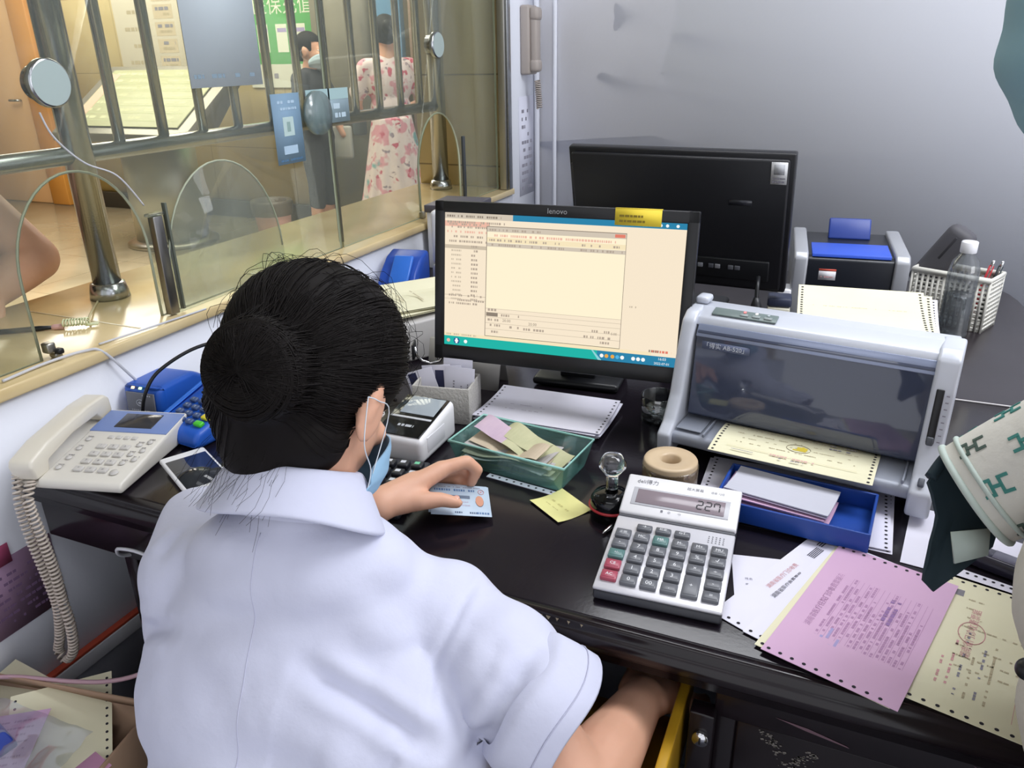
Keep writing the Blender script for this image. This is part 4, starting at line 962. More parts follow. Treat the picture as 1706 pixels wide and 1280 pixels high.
for x in (-.123, .155):
    m = MB(); m.box((x, .03, .056), (.003, .072, .006), mat('table_ridge', '#888d99', .4), .001); m.build('guide', pr_)
m = MB(); m.wedge([(.072, .204), (.080, .216), (.11, .225), (.15, .222), (.26, .165), (.26, .15), (.15, .205), (.10, .210)], .372, pg, .003); m.build('top_lid', pr_)
m = MB(); m.box((0, .15, .12), (.34, .01, .10), pin, .001); m.box((0, .125, .075), (.34, .05, .03), pin, .003); m.cyl((-.165, .118, .105), (.165, .118, .105), .010, mat('platen', '#121317', .5), n=20)
m.box((0, .135, .180), (.34, .03, .045), mat('printer_inside_grey', '#7d8494', .5), .003); m.build('carriage', pr_)
m = MB(); m.wedge([(.050, .062), (.047, .066), (.064, .196), (.074, .207), (.079, .204), (.070, .194), (.053, .064)], .334, smoke, .001); m.build('cover', pr_)
m = MB(); m.wedge([(.061, .190), (.072, .2075), (.0765, .2055), (.066, .188)], .336, mat('cover_rim', '#8790a8', .2, .2), .001); m.build('cover_rim', pr_)
side = [(-.012, .010), (-.016, .048), (.006, .062), (.030, .10), (.050, .17), (.066, .212), (.084, .224), (.13, .226), (.26, .168), (.31, .12), (.31, .008)]
for s_, wd in ((-1, .022), (1, .030)):
    m = MB(); m.wedge(side, wd, pg, .005, TR(s_ * (W_ / 2 - wd / 2 + .004), 0, 0), 3); sp = m.build('side_panel', pr_)
    if s_ < 0:
        m = MB(); m.box((-W_ / 2 + .010, .128, .231), (.022, .03, .012), pg, .005); m.build('lid_hinge', pr_)
xr = W_ / 2 - .011
def on_side(t, off=.0012):                     # a point on the right panel's front slope
    a, b = V((0, .030, .10)), V((0, .050, .17)); p = a + (b - a) * t; n = V((0, -(b.z - a.z), b.y - a.y)).normalized(); return p + n * off
m = MB(); m.M = TR(xr - .003, .0395, .140) @ RX(73); m.box((0, 0, 0), (.010, .075, .003), black_plastic, .0014); m.build('slider_slot', sp)
m = MB(); m.M = TR(xr - .003, .0290, .108) @ RX(73); m.box((0, 0, .002), (.009, .012, .006), mat('slider_grey', '#4d5157', .4), .002); m.build('slider', sp)
m = MB(); m.M = TR(xr + .007, .0392, .140) @ RX(73)
for k in range(8): m.quad(-.002, -.034 + k * .009, .002, -.0325 + k * .009, .0012, ink)
m.build('scale_marks', sp)
m = MB(); m.M = TR(xr - .002, -.001, .058) @ RX(40); m.box((0, 0, .002), (.008, .012, .008), mat('button_grey', '#5b5f68', .4), .002); m.build('button', sp)
TM = TR(0, .098, .2235) @ RX(16)
m = MB(); m.M = TM; m.box((-.105, -.002, .0), (.098, .020, .0025), mat('control_strip', '#6d7a78', .35), .001); cs = m.build('control_strip', pr_)
for x in (-.105, -.087, -.069):
    m = MB(); m.M = TM; m.box((x, -.0055, .0018), (.012, .006, .003), mat('soft_key', '#8d9695', .35), .001); m.build('button', cs)
for x, c, e in ((-.106, '#ff6a6a', 1.6), (-.088, '#fff0f0', 1.6), (-.070, '#a7b0b4', .2)):
    m = MB(); m.M = TM; m.disc(x, .003, .0022, .0022, mat('lamp' + c, c, .3, emit=(c, e)), 10); m.build('indicator', cs)
m = MB(); m.M = TR(0, .0598, .178) @ RX(82.5); m.box((-.120, 0, -.0012), (.074, .012, .0006), mat('badge', '#5f6780', .3)); bt_ = mat('badge_text', '#d9dde6', .4)
m.text('「得实 AB-520」', .0095, bt_, -.120, 0, .0005); m.build('badge', pr_)
PRM = TR(-.039, 1.078, .75) @ RZ(-8.4)
def pr_slip(m, w, l, z):
    gold = mat('seal_gold', '#d6bf3f', .7)
    for k in range(2):
        cx_ = .006; m.tube([(cx_ + .017 * cos(a), .003 + .012 * sin(a), z) for a in [i * .4 for i in range(16)]], .0004, ink_tan, 4)
    for k in range(10): m.quad(cx_ + .004 + rp.uniform(-.012, .012), rp.uniform(-.007, .010), cx_ + .004 + rp.uniform(-.002, .014), rp.uniform(-.004, .012), z + .0001 * k, gold) if k < 4 else None
    m.quad(-w * .36, -l * .40, -w * .22, -l * .385, z, ink)
    for k in range(4): m.dashes(-w * .38, w * .38, l * (.32 - .15 * k), .0016, z, ink_tan, .45, rp)
    m.dashes(-w * .12, w * .15, -l * .34, .0028, z, ink_red, .8, rp); m.dashes(-w * .08, w * .12, -l * .41, .0024, z, ink, .6, rp)
    for k in range(2): m.dashes(w * .20, w * .36, l * (.33 - .1 * k), .0028, z, ink, .6, rp)
    for a, b_, c, d in ((-.40, .36, .40, .368), (-.40, -.30, .40, -.292)): m.quad(w * a, l * b_, w * c, l * d, z, mat('rule_tan', '#d2c69e', .8))
sheet('printed_form', 'cream form with gold seal coming out of the grey flatbed printer', .225, .100, paper_cream, PRM @ V((.008, .010, .0600)), -6.5, pr_slip, .0006, ('y', .0095, .006), curl=-.004)
for k, (a, dx, lb_) in enumerate(((-3.0, .012, 'white punched form at the back of the sheaf feeding into the grey flatbed printer'), (-1.5, .006, 'cream form in the middle of the sheaf feeding into the grey flatbed printer'), (.5, -.004, 'cream form in front of the sheaf feeding into the grey flatbed printer'))):
    M4 = PRM @ TR(.046 + dx, .225, .204 + .004 * k) @ RZ(8.4 + 4 + a) @ RX(10)
    sheet('printed_form', lb_, .190, .155, paper_white if k == 0 else paper_cream, M4.to_translation(), 0, (lambda m, w, l, z: [m.dashes(-w * .4, w * .35, l * (.1 + .08 * i), .0016, z, ink_tan, .5, rp) for i in range(4)] + [m.quad(-w * .38, l * .18, -w * .2, l * .19, z, ink_red), m.disc(0, l * .28, .008, z, mat('seal_pale', '#dfd28a', .8), 14)]) if k == 2 else None, .0006, ('y', .008, .006), None, 'paper', .006, M4.to_euler())

# blue tray with forms under the printer's table
bt2 = thing('paper_tray', 'dark blue plastic tray under the front of the grey flatbed printer', 'tray', (-.016, 1.000, .7555), -5)
btm = mat('tray_deep_blue', '#22489c', .35)
m = MB(); m.box((0, 0, .002), (.195, .110, .004), btm, .001)
for c, d in (((0, -.054, .014), (.198, .004, .028)), ((0, .054, .014), (.198, .004, .028)), ((-.098, 0, .014), (.004, .110, .028)), ((.098, 0, .014), (.004, .110, .028))): m.box(c, d, btm, .0012)
m.build('body', bt2)
for k in range(7):
    sheet('receipt_slip', ('grey-white slip on top of the pile in the dark blue tray' if k == 6 else 'thin slip in the pile in the dark blue tray'), .140, .072, paper_grey if k == 6 else (paper_white if k % 2 else paper_pink), (-.040 + rp.uniform(-.005, .005), 1.004 + rp.uniform(-.004, .004), .7605 + .0034 * k), -12 + rp.uniform(-4, 4), None, .0016, None, 'slips in the dark blue tray', curl=.003)
for k, (dx, a) in enumerate(((.004, -2), (-.003, 1.0), (0, -.5))):
    sheet('form_sheet', ('white punched form topmost beneath the dark blue tray' if k == 2 else 'white form at the bottom beneath the dark blue tray' if k == 0 else 'white form second from the bottom beneath the dark blue tray'), .255, .172, paper_white, (-.020 + dx, 1.043, .7505 + .0014 * k), a, (lambda m, w, l, z: [m.dashes(-w * .4, -w * .2, -l * (.1 + .08 * i), .003, z, ink, .8, rp) for i in range(3)]) if k == 2 else None, .0008, ('y', .0105, .006))

# ------------------------------------------------------------------ forms at the front right
def pr_env(m, w, l, z):
    m.text('桂东县中', .0085, ink_dark, w * .10, l * .30, z); m.text('诊疗', .0085, ink_dark, w * .12, l * .16, z)
    for k, t in enumerate(('姓名', '电话', '地址', '诊疗卡号')):
        m.text(t, .0048, ink, -w * .33, -l * (.02 + .12 * k), z); m.quad(-w * .23, -l * (.045 + .12 * k), w * .5, -l * (.040 + .12 * k), z, ink_soft)
sheet('envelope', 'small white printed card slip beside the calculator and under the forms', .110, .094, paper_white, (-.018, .842, .7505), 11, pr_env, .0006)
def pr_cream(m, w, l, z):
    for k in range(9): m.dashes(-w * .30, -w * .295 + w * .6 * rp.random(), l * (.34 - .075 * k), .0022, z, ink_tan, .6, rp)
    m.M = RZ(90)
    m.text('湖南省门诊收费票据', .0105, ink_red, .02, w * .22, z); m.tube([(.02 + .020 * cos(a), w * .22 + .013 * sin(a), z) for a in [i * .3 for i in range(22)]], .0005, ink_red, 4)
    for k in range(5): m.quad(.085 + k * .0026, w * .34, .0868 + k * .0026, w * .40, z, ink)
    for k in range(6): m.dashes(-.09, -.02 + .02 * (k % 3), w * (.34 - .06 * k), .0024, z, ink_red if k < 2 else ink_tan if k % 2 else ink, .5, rp)
    m.quad(-.1, -w * .12, .1, -w * .116, z, mat('rule_red', '#d3a9a0', .8)); m.disc(-.01, -w * .28, .013, z, mat('pale_yellow', '#e0d873', .8), 16); m.M = Matrix()
for k, (dx, dy, a) in enumerate(((.006, .004, -14.5), (.0, .0, -13.4))):
    sheet('receipt_form', ('cream punched receipt form lying on top at the desk corner' if k else 'cream receipt form just beneath the top one at the desk corner'), .150, .241, paper_cream, (.2135 + dx, .797 + dy, .7505 + .0010 * k), a, pr_cream if k else None, .0006, ('x', .0127, .006))
sheet('printed_form', 'cream punched strip with two hole rows beyond the pink form', .150, .030, paper_white, (.221, .926, .7505), -17, None, .0006, ('x', .0094, .006))
sheet('receipt_roll_slip', 'long narrow white paper slip beyond the pink form', .030, .150, paper_white, (.141, 1.012, .7506), -7, None, .0006)
m = MB(); m.M = TR(.232, .965, .75) @ RZ(-22); m.box((0, 0, .010), (.12, .026, .020), mat('holder_dark', '#2f2d3c', .2), .003); m.box((.012, 0, .0205), (.05, .020, .001), mat('holder_window', '#5c5a6a', .1), .0004)
single(m, 'name_stamp_case', 'dark glossy flat case lying behind the cream forms at right', 'case')
sheet('form_sheet', 'white sheet lying behind the dark flat case at right', .12, .05, paper_white, (.262, 1.015, .7505), -20, None, .0006)
def pr_white(m, w, l, z):
    m.M = RZ(90)
    m.text('湖南省医疗门诊收费', .0075, ink_red, .0, w * .36, z); m.text('湖南省医疗收费票据', .0075, ink_dark, -.012, w * .26, z)
    for k in range(5): m.quad(.062 + k * .0012, w * .05, .0627 + k * .0012, w * .20, z, ink_dark) if False else m.quad(.060, w * .30 + k * .0022, .085, w * .30 + k * .0022 + .0013, z, ink_dark)
    for k in range(3): m.quad(.090, w * .34 + k * .003, .108, w * .34 + k * .003 + .0018, z, ink_dark)
    m.M = Matrix()
sheet('receipt_form', 'white punched receipt form half hidden beneath the pink form', .140, .241, paper_white, (.030, .833, .7515), -25, pr_white, .0006, ('x', .0127, .006))
sheet('receipt_form', 'white receipt form directly under the pink form', .140, .241, paper_white, (.062, .820, .7526), -21, None, .0006, ('x', .0127, .006))
sheet('receipt_form', 'cream receipt form showing only its edge under the pink form', .140, .241, paper_cream, (.072, .808, .7537), -18, None, .0006, ('x', .0127, .006))
def pr_pink(m, w, l, z):
    m.M = RZ(90)
    m.text('湖南省医疗住院门诊收费票据存根', .0085, ink_pink, .01, w * .33, z)
    for k in range(16):
        y = w * (.22 - .042 * k)
        m.quad(-.10, y, .095, y + .0004, z, ink_pink)
        m.dashes(-.098, -.098 + .19 * rp.uniform(.5, 1), y + .0016, .0026, z, ink_pink, .62, rp)
    m.dashes(.005, .05, -w * .14, .004, z + .0001, mat('ink_violet', '#8f6f9f', .8), .8, rp); m.dashes(.0, .05, -w * .19, .004, z + .0001, mat('ink_violet', '#8f6f9f', .8), .8, rp)
    for k in range(6): m.quad(-.09 + rp.uniform(0, .05), w * (.22 - .04 * k), -.080 + rp.uniform(0, .02) , w * (.22 - .04 * k) + .003, z + .0001, ink_blue)
    m.M = Matrix()
sheet('receipt_form', 'pink printed receipt form with punched ends, uppermost at the desk front', .1385, .2465, paper_pink, (.077, .8055, .7548), -16.6, pr_pink, .0007, ('x', .0127, .006), curl=.0015)

# ------------------------------------------------------------------ below the desk at left
m = MB(); m.M = Matrix(((0, 0, 1, 0), (1, 0, 0, 0), (0, 1, 0, 0), (0, 0, 0, 1))); m.box((0, 0, 0), (.30, .133, .0012), mat('notice_purple', '#b694b4', .8))
for k in range(7): m.dashes(-.12, .12, .035 - k * .014, .005, .001, mat('notice_ink', '#7a5f80', .8), .7, rp)
single(m, 'printed_notice', 'pink-purple printed notice stuck to the wall below the telephone', 'notice', (-1.1790, .565, .545))
m = MB(); m.M = Matrix(((0, 0, 1, 0), (1, 0, 0, 0), (0, 1, 0, 0), (0, 0, 0, 1))); m.box((0, 0, 0), (.16, .035, .0012), mat('hot_pink', '#d8628f', .7))
single(m, 'paper_tab', 'bright pink paper tab stuck above the purple notice on the wall', 'notice', (-1.1768, .565, .620))
cx_, cy_ = -1.00, .45
ctn = thing('carton', 'open brown cardboard carton full of papers on the floor by the wall', 'box', (cx_, cy_, 0), 10)
kraft = mat('cardboard', '#a98c74', .8, var=(12, '#9c7f68', .4))
m = MB()
for c, d in (((0, -.13, .22), (.30, .005, .44)), ((0, .13, .22), (.30, .005, .44)), ((-.15, 0, .22), (.005, .26, .44)), ((.15, 0, .22), (.005, .26, .44)), ((0, 0, .004), (.30, .26, .008))): m.box(c, d, kraft)
m.build('body', ctn)
for s_, a in ((1, 28), (-1, -60)):
    m = MB(); m.M = TR(0, s_ * .13, .44) @ RX(a); m.box((0, 0, .018), (.30, .004, .036), kraft); m.build('flap', ctn)
CM = TR(cx_, cy_, .145) @ RZ(10)
def in_box(label, w, l, paper, x, y, z, rz, rx=0, ry=0, prints=None, holes=None, curl=0):
    M4 = CM @ TR(x, y, z) @ RZ(rz) @ RX(rx) @ RY(ry)
    return sheet('waste_paper', label, w, l, paper, M4.to_translation(), 0, prints, .0006, holes, None, 'paper', curl, M4.to_euler())
lines = lambda m, w, l, z: [m.dashes(-w * .42, w * .42, l * (.40 - .07 * i), .0035, z, ink_pink, .8, rp) for i in range(11)]
in_box('cream punched sheet standing against the far side of the carton', .14, .22, paper_cream, .055, .045, .275, 35, 20, 0, None, ('y', .0127, .007))
in_box('cream sheet lying at the far left in the carton', .16, .22, paper_cream, -.09, .05, .272, -15, 12, 0)
in_box('pale crumpled sheet lying low in the carton', .20, .16, paper_white, .0, .0, .262, 10, 6, 5, None, None, .012)
in_box('small pink sheet tucked at the right side of the carton', .09, .13, mat('paper_rose', '#c48fb0', .8), .098, -.01, .268, -25, 10, -20)
in_box('white folded sheet at the near right of the carton', .12, .10, paper_white, .075, -.065, .278, 12, -6, -8, None, None, .008)
in_box('large pink printed sheet lying uppermost in the carton', .17, .18, paper_pink, -.03, -.030, .300, 22, 4, -3, lines)
m = MB(); m.M = CM @ TR(-.07, .035, .306) @ RZ(-24) @ RX(10); m.box((0, 0, .0), (.17, .045, .012), mat('packet_blue', '#2a56b8', .3, var=(14, '#1c2f86', .6)), .005, None, 3)
m.box((-.062, .005, .0065), (.03, .022, .001), mat('packet_lilac', '#aeb0de', .4)); m.tube([(.018 + .010 * cos(a), -.006 + .010 * sin(a), .0065) for a in [k * .35 for k in range(18)]], .0028, mat('packet_yellow', '#d8c45a', .4), 6, False)
single(m, 'packet', 'shiny blue packet with a yellow ring among the papers in the carton', 'packet')
m = MB(); m.M = CM @ TR(0, .01, .312) @ RZ(-8) @ RX(8); bm0 = bmesh.new(); bmesh.ops.create_grid(bm0, x_segments=14, y_segments=10, size=.5)
for v in bm0.verts: v.co = V((v.co.x * .22, v.co.y * .12, .010 * noise.noise(v.co * 6)))
m.take(bm0, clear_mat('bag_plastic', '#dfe3e8', .14, .10, '#c9cdd4', .12)); single(m, 'plastic_bag', 'clear crinkled plastic bag lying over the papers in the carton', 'bag')
m = MB(); m.tube(catm([CM @ V((-.15, .10, .318)), CM @ V((-.08, .115, .325)), CM @ V((.03, .125, .328)), CM @ V((.10, .14, .333)), CM @ V((.20, .20, .335)), CM @ V((.21, .24, .18)), CM @ V((.21, .25, -.138))]), .0035, mat('pink_cable', '#b08f98', .5), 8)
single(m, 'cable', 'dull pink cable lying across the far rim of the carton', 'cable')
# ------------------------------------------------------------------ people
def hand(mb, wrist, fwd, pn, mt, s=1.0, curl=(20, 25, 30, 35), right=True, tcurl=20):
    """palm and five bent fingers; pn points out of the back of the hand"""
    wv_, f_, n_ = V(wrist), V(fwd).normalized(), V(pn).normalized()
    n_ = (n_ - f_ * n_.dot(f_)).normalized(); sd_ = f_.cross(n_) * (-1 if right else 1)     # towards the thumb
    for i, (off, ln, r) in enumerate(((.030, .042, .0088), (.010, .046, .0090), (-.010, .042, .0085), (-.029, .033, .0075))):
        k = wv_ + (f_ * (.088 - .005 * abs(i - 1)) + sd_ * off) * s
        capsule(mb, wv_ + sd_ * off * .55 * s, .017 * s, k, .0125 * s, mt)
        d = f_; p = k
        for j, q in enumerate((1, .62, .5)):
            d = (Matrix.Rotation(-radians(curl[i] * (.8 if j == 0 else 1.15)), 3, n_.cross(f_)) @ d).normalized() if False else (d * cos(radians(curl[i])) - n_ * sin(radians(curl[i])) if j == 0 else (d * cos(radians(curl[i])) + (d.cross(sd_) if d.cross(sd_).dot(n_) < 0 else -d.cross(sd_)) * sin(radians(curl[i]))))
            d.normalize(); e = p + d * ln * q * s
            capsule(mb, p, r * s * (1 - .06 * j), e, r * s * (.94 - .08 * j), mt, 10); p = e
    b = wv_ + (f_ * .022 + sd_ * .024) * s
    t1_ = b + (f_ * .030 + sd_ * .026 - n_ * .006) * s; t2_ = t1_ + (f_ * .032 + sd_ * .010 - n_ * .008 * tcurl / 20) * s; t3_ = t2_ + (f_ * .025 - sd_ * .002 - n_ * .008 * tcurl / 20) * s
    capsule(mb, wv_ + sd_ * .008 * s, .018 * s, t1_, .0125 * s, mt); capsule(mb, t1_, .0115 * s, t2_, .0098 * s, mt, 10); capsule(mb, t2_, .0098 * s, t3_, .0078 * s, mt, 10)
def head_frame(c, yaw, pitch, roll=0): return TR(c) @ RZ(yaw) @ RY(roll) @ RX(-pitch)
def add_head(mb, F, mt, s=1.0):
    mb.M = F @ Matrix.Scale(s, 4)
    mb.ball((0, -.012, .012), (.075, .094, .096), mt); mb.ball((0, .034, -.040), (.060, .060, .074), mt); mb.ball((0, .060, -.088), (.034, .030, .026), mt)
    mb.ball((0, .078, .002), (.045, .022, .016), mt, None, 2)
    capsule(mb, (0, .090, .006), .009, (0, .108, -.034), .0125, mt, 10)
    for s_ in (-1, 1):
        mb.ball((s_ * .012, .098, -.036), (.009, .010, .008), mt, None, 2); mb.ball((s_ * .030, .078, -.030), (.022, .020, .018), mt, None, 2)
        mb.ball((s_ * .080, -.006, -.022), (.009, .021, .036), mt, None, 2); mb.ball((s_ * .087, -.016, -.010), (.006, .010, .028), mt, None, 2)
    mb.ball((0, .093, -.062), (.022, .012, .008), mt, None, 2); mb.ball((0, .091, -.072), (.019, .012, .008), mt, None, 2)
    mb.M = Matrix.Identity(4)
eye_white = mat('eye_white', '#e9e6e0', .2); eye_dark = mat('eye_dark', '#1b1411', .15)
def add_face(parent, F, base, s=1.0):
    for s_ in (-1, 1):
        m = MB(); m.M = TR(-V(base)) @ F @ Matrix.Scale(s, 4)
        m.ball((s_ * .030, .0775, -.006), (.0125, .010, .0075), eye_white, None, 2); m.ball((s_ * .030, .0862, -.006), (.0055, .003, .0055), eye_dark, None, 2)
        m.tube([(s_ * .016, .098, .014), (s_ * .030, .098, .018), (s_ * .045, .088, .014)], .0022, hair_m, 6); m.build('eye', parent)
def add_mask(parent, F, base, mt, s=1.0, loops=True):
    m = MB(); m.M = TR(-V(base)) @ F @ Matrix.Scale(s, 4); n1, n2 = 22, 14; vs = []; fs = []
    for i in range(n1 + 1):
        a = -1.46 + 2.92 * i / n1
        for j in range(n2 + 1):
            t = j / n2; zt = -.022 - .050 * (abs(a) / 1.46) ** 3; z = zt + (-.114 - zt) * t
            rx = .079 + .006 * sin(pi * t) - .012 * t * t; ry = .090 + .014 * sin(pi * min(1, t * 1.15)) - .022 * t * t
            vs.append((rx * sin(a), .012 + ry * cos(a) * (1 if abs(a) < 1.3 else .98) + .0016 * sin(t * 22), z - .008 * (1 - abs(a) / 1.46) * t))
    for i in range(n1):
        for j in range(n2): fs.append((i * (n2 + 1) + j, (i + 1) * (n2 + 1) + j, (i + 1) * (n2 + 1) + j + 1, i * (n2 + 1) + j + 1)[::-1])
    m.geo(vs, fs, mt); o = m.build('face_mask', parent, ang=2.0); o.modifiers.new('sub', 'SUBSURF').render_levels = 1
    sm = o.modifiers.new('s', 'SOLIDIFY'); sm.thickness = .0015; sm.offset = 1
    if loops:
        for s_ in (-1, 1):
            for zz, up in ((-.030, .012), (-.098, -.050)):
                k = MB(); k.M = TR(-V(base)) @ F @ Matrix.Scale(s, 4); k.tube(catm([(s_ * .080, .024, min(zz, -.076)), (s_ * .082, .016, zz * .6 + up * .3), (s_ * .088, -.018, -.020 + up * .7), (s_ * .084, -.030, -.012)], 5), .0006, mat('ear_loop', '#cdd6de', .7), 5); k.build('ear_loop', o)
    return o

# ---- the clerk in the white coat
B0 = V((-.45, .36, 0)); IM = TR(-B0)
cl = thing('person', 'person in a white coat with black bun bent over the desk holding cards', 'person', B0)
coat_m = mat('coat_white', '#c9cbdd', .85, bump=(45, .12), var=(5, '#c3c5da', .4))
HF = head_frame((-.505, .630, 1.026), -2, 40)
SL_, SR_ = V((-.650, .545, .790)), V((-.358, .610, .772))
EL, WL = V((-.735, .650, .775)), V((-.522, .744, .800))
ER, WR_ = V((-.172, .540, .655)), V((-.150, .722, .628))
# skin
m = MB(); add_head(m, HF, skin)
chain(m, [(-.495, .605, .985), (-.495, .585, .945), (-.495, .585, .890)], [.050, .049, .046], skin)
for S_, E_, W_2, rr in ((SL_, EL, WL, (.045, .038, .023)), (SR_, ER, WR_, (.046, .042, .026))):
    chain(m, [S_, S_.lerp(E_, .62) + (V((-.006, .008, .018)) if S_ is SR_ else V()), E_], [rr[0] * .9, rr[1] * .95, rr[1]], skin); mid = E_.lerp(W_2, .35); chain(m, [E_, mid, W_2], [rr[1] * .98, rr[1] * .97, rr[2]], skin)
m.ball((-.49, .575, .76), (.12, .06, .10), skin); m.ball((-.46, .47, .56), (.12, .07, .15), skin)
# left hand closing on the cards
for k, ax in (((-.474, .834, .818), .013), ((-.486, .844, .806), .013), ((-.499, .848, .793), .0125), ((-.511, .846, .780), .012)): capsule(m, WL.lerp(V(k), .12), .0175, k, ax, skin)
capsule(m, WL, .024, (-.498, .800, .806), .020, skin)
chain(m, [(-.474, .834, .818), (-.449, .860, .822), (-.437, .869, .806), (-.444, .864, .787)], [.0115, .0098, .0088, .0072], skin)
chain(m, [(-.486, .844, .806), (-.463, .876, .803), (-.449, .876, .784), (-.455, .860, .770)], [.0115, .0095, .0085, .0070], skin)
chain(m, [(-.499, .848, .793), (-.476, .872, .786), (-.462, .868, .769), (-.468, .848, .763)], [.0110, .0092, .0082, .0066], skin)
chain(m, [(-.511, .846, .780), (-.493, .862, .771), (-.480, .855, .762), (-.480, .838, .7605)], [.0105, .0086, .0074, .0060], skin)
capsule(m, WL, .019, (-.494, .772, .797), .0165, skin); chain(m, [(-.494, .772, .797), (-.478, .778, .797), (-.457, .793, .796), (-.437, .804, .789)], [.0160, .0135, .0108, .0085], skin)
# right hand reaching into the drawer
hand(m, WR_, (.06, .95, -.34), (.12, .30, .94), skin, 1.0, (18, 22, 26, 30), False)
m2 = MB(); m2.M = IM; m2.geo([v.co.copy() for v in m.bm.verts], [[v.index for v in f.verts] for f in (m.bm.verts.index_update() or m.bm.faces)], skin); m.bm.free()
fused(m2, 'body', cl, skin, .0040, 5)
add_face(cl, HF, B0)
for p_, nrm in (((-.4385, .8035, .7965), (.2, -.2, 1)), ((-.440, .8725, .795), (.3, .9, .3))):
    m = MB(); m.M = IM @ TR(p_) @ basis(nrm, (.8, .5, 0)) @ RZ(30); m.ball((0, 0, 0), (.0048, .0060, .0014), mat('nail', '#d9a594', .25), None, 2); m.build('fingernail', cl)
# coat
rx_ = V((.967, .255, 0)); YA = math.degrees(atan2(.255, .967))
m = MB()
def ell(c, r, lean=0, yaw=YA): m.M = TR(c) @ RZ(yaw) @ RX(-lean); m.ball((0, 0, 0), r, coat_m); m.M = Matrix.Identity(4)
ell((-.495, .552, .770), (.160, .094, .130), 28); ell((-.492, .515, .690), (.188, .110, .150), 24); ell((-.462, .455, .580), (.182, .122, .150), 18); ell((-.440, .41, .470), (.190, .140, .130), 10)
ell((-.498, .556, .838), (.128, .078, .078), 30)
ell((-.385, .505, .650), (.120, .090, .150), 18)
capsule(m, SL_ + V((.02, .0, .004)), .060, SR_ + V((-.02, .0, .004)), .060, coat_m)
for S_ in (SL_, SR_): capsule(m, (-.498, .562, .888), .052, S_ + (V((-.496, .56, .84)) - S_) * .25, .055, coat_m)
m.ball(SL_, .063, coat_m); m.ball(SR_, .064, coat_m)
HL = SL_.lerp(EL, 1.05); HR = V((-.207, .570, .716)); CZ = V((.82, .12, -.50)).normalized()
chain(m, [SL_, HL], [.063, .058], coat_m); chain(m, [SR_, SR_.lerp(HR, .5) + V((0, .0, .006)), HR], [.060, .064, .066], coat_m)
capsule(m, SL_, .062, (-.655, .53, .68), .055, coat_m)
m.bm.verts.index_update()
m2 = MB(); m2.M = IM; m2.geo([v.co.copy() for v in m.bm.verts], [[v.index for v in f.verts] for f in m.bm.faces], coat_m); m.bm.free()
dR = (ER - SR_).normalized()
def folds(co):
    p = co + B0; d = .0028 * noise.noise(p * 7) + .0016 * noise.noise(p * 19)
    t = (p - SR_).dot(dR); u = (p - SR_ - dR * t)
    if p.x > -.45: d += .0060 * max(0, 1 - abs(t - .10) / .2) * sin(75 * (t * .9 + u.z * .8 + .02 * noise.noise(p * 9)))* (.5 + .5 * noise.noise(p * 6 + V((3, 1, 2))))
    q = p - V((-.40, .45, .70)); d += .006 * math.exp(-(q.length / .12) ** 2) * sin(60 * (q.x * .55 + q.z * .9))
    return d
co = fused(m2, 'coat', cl, coat_m, .0045, 26, folds)
def view_ray(px, py):
    v = V((px - 853, py - 640, FPX)); return V((_fx.dot(v), _fy.dot(v), -_dn.dot(v))).normalized()
CREASES = [([(505, 1112), (560, 1145), (620, 1178), (690, 1226), (722, 1248)], .0085, .011), ([(715, 1248), (690, 1285), (675, 1330)], .0028, .010), ([(690, 1226), (640, 1290), (620, 1340)], .005, .011),
           ([(778, 925), (795, 958), (765, 1020), (728, 1100), (712, 1180), (716, 1240)], .0022, .0055), ([(880, 1085), (850, 1160), (800, 1235), (760, 1285)], .0055, .012), ([(838, 1060), (810, 1130), (755, 1195)], .0045, .013),
           ([(795, 1225), (850, 1222), (905, 1200)], .004, .010), ([(520, 925), (440, 955), (345, 948), (280, 955)], .0030, .022), ([(305, 880), (285, 905), (262, 940)], .0045, .010), ([(470, 1000), (380, 1035), (290, 1040)], .0025, .02),
           ([(600, 960), (660, 1010), (690, 1070)], .0030, .02), ([(300, 1120), (380, 1150), (450, 1155)], .0028, .02), ([(225, 1035), (262, 1050), (300, 1052)], .0050, .010), ([(560, 1040), (620, 1100), (650, 1130)], .0026, .018)]
bvh0 = BVHTree.FromPolygons([v.co for v in co.data.vertices], [tuple(p.vertices) for p in co.data.polygons])
for pxs, dep, wid in CREASES:
    P = []
    for a, b in zip(pxs, pxs[1:]):
        for k in range(5):
            h = bvh0.ray_cast(V((0, 0, 1.35)) - B0, view_ray(a[0] + (b[0] - a[0]) * k / 5, a[1] + (b[1] - a[1]) * k / 5))
            if h[0] is not None: P.append(h[0])
    if len(P) < 3: continue
    lo = V([min(p[i] for p in P) - 4 * wid for i in range(3)]); hi = V([max(p[i] for p in P) + 4 * wid for i in range(3)]); mv = []
    for v in co.data.vertices:
        c = v.co
        if not (lo.x < c.x < hi.x and lo.y < c.y < hi.y and lo.z < c.z < hi.z): continue
        best = 9; bt_ = 0
        for i in range(len(P) - 1):
            ab = P[i + 1] - P[i]; t = max(0, min(1, (c - P[i]).dot(ab) / max(ab.length_squared, 1e-9))); q = (c - P[i] - ab * t).length
            if q < best: best = q; bt_ = (i + t) / (len(P) - 1)
        if best < 4 * wid:
            fade = min(1, 4 * bt_ + .25) * min(1, 4 * (1 - bt_) + .25)
            mv.append((v, fade * dep * (-math.exp(-(best / wid) ** 2) + .55 * math.exp(-((best - 1.7 * wid) / wid) ** 2)), v.normal.copy()))
    for v, d, n in mv: v.co += n * d
bmq = bmesh.new(); bmq.from_mesh(co.data)
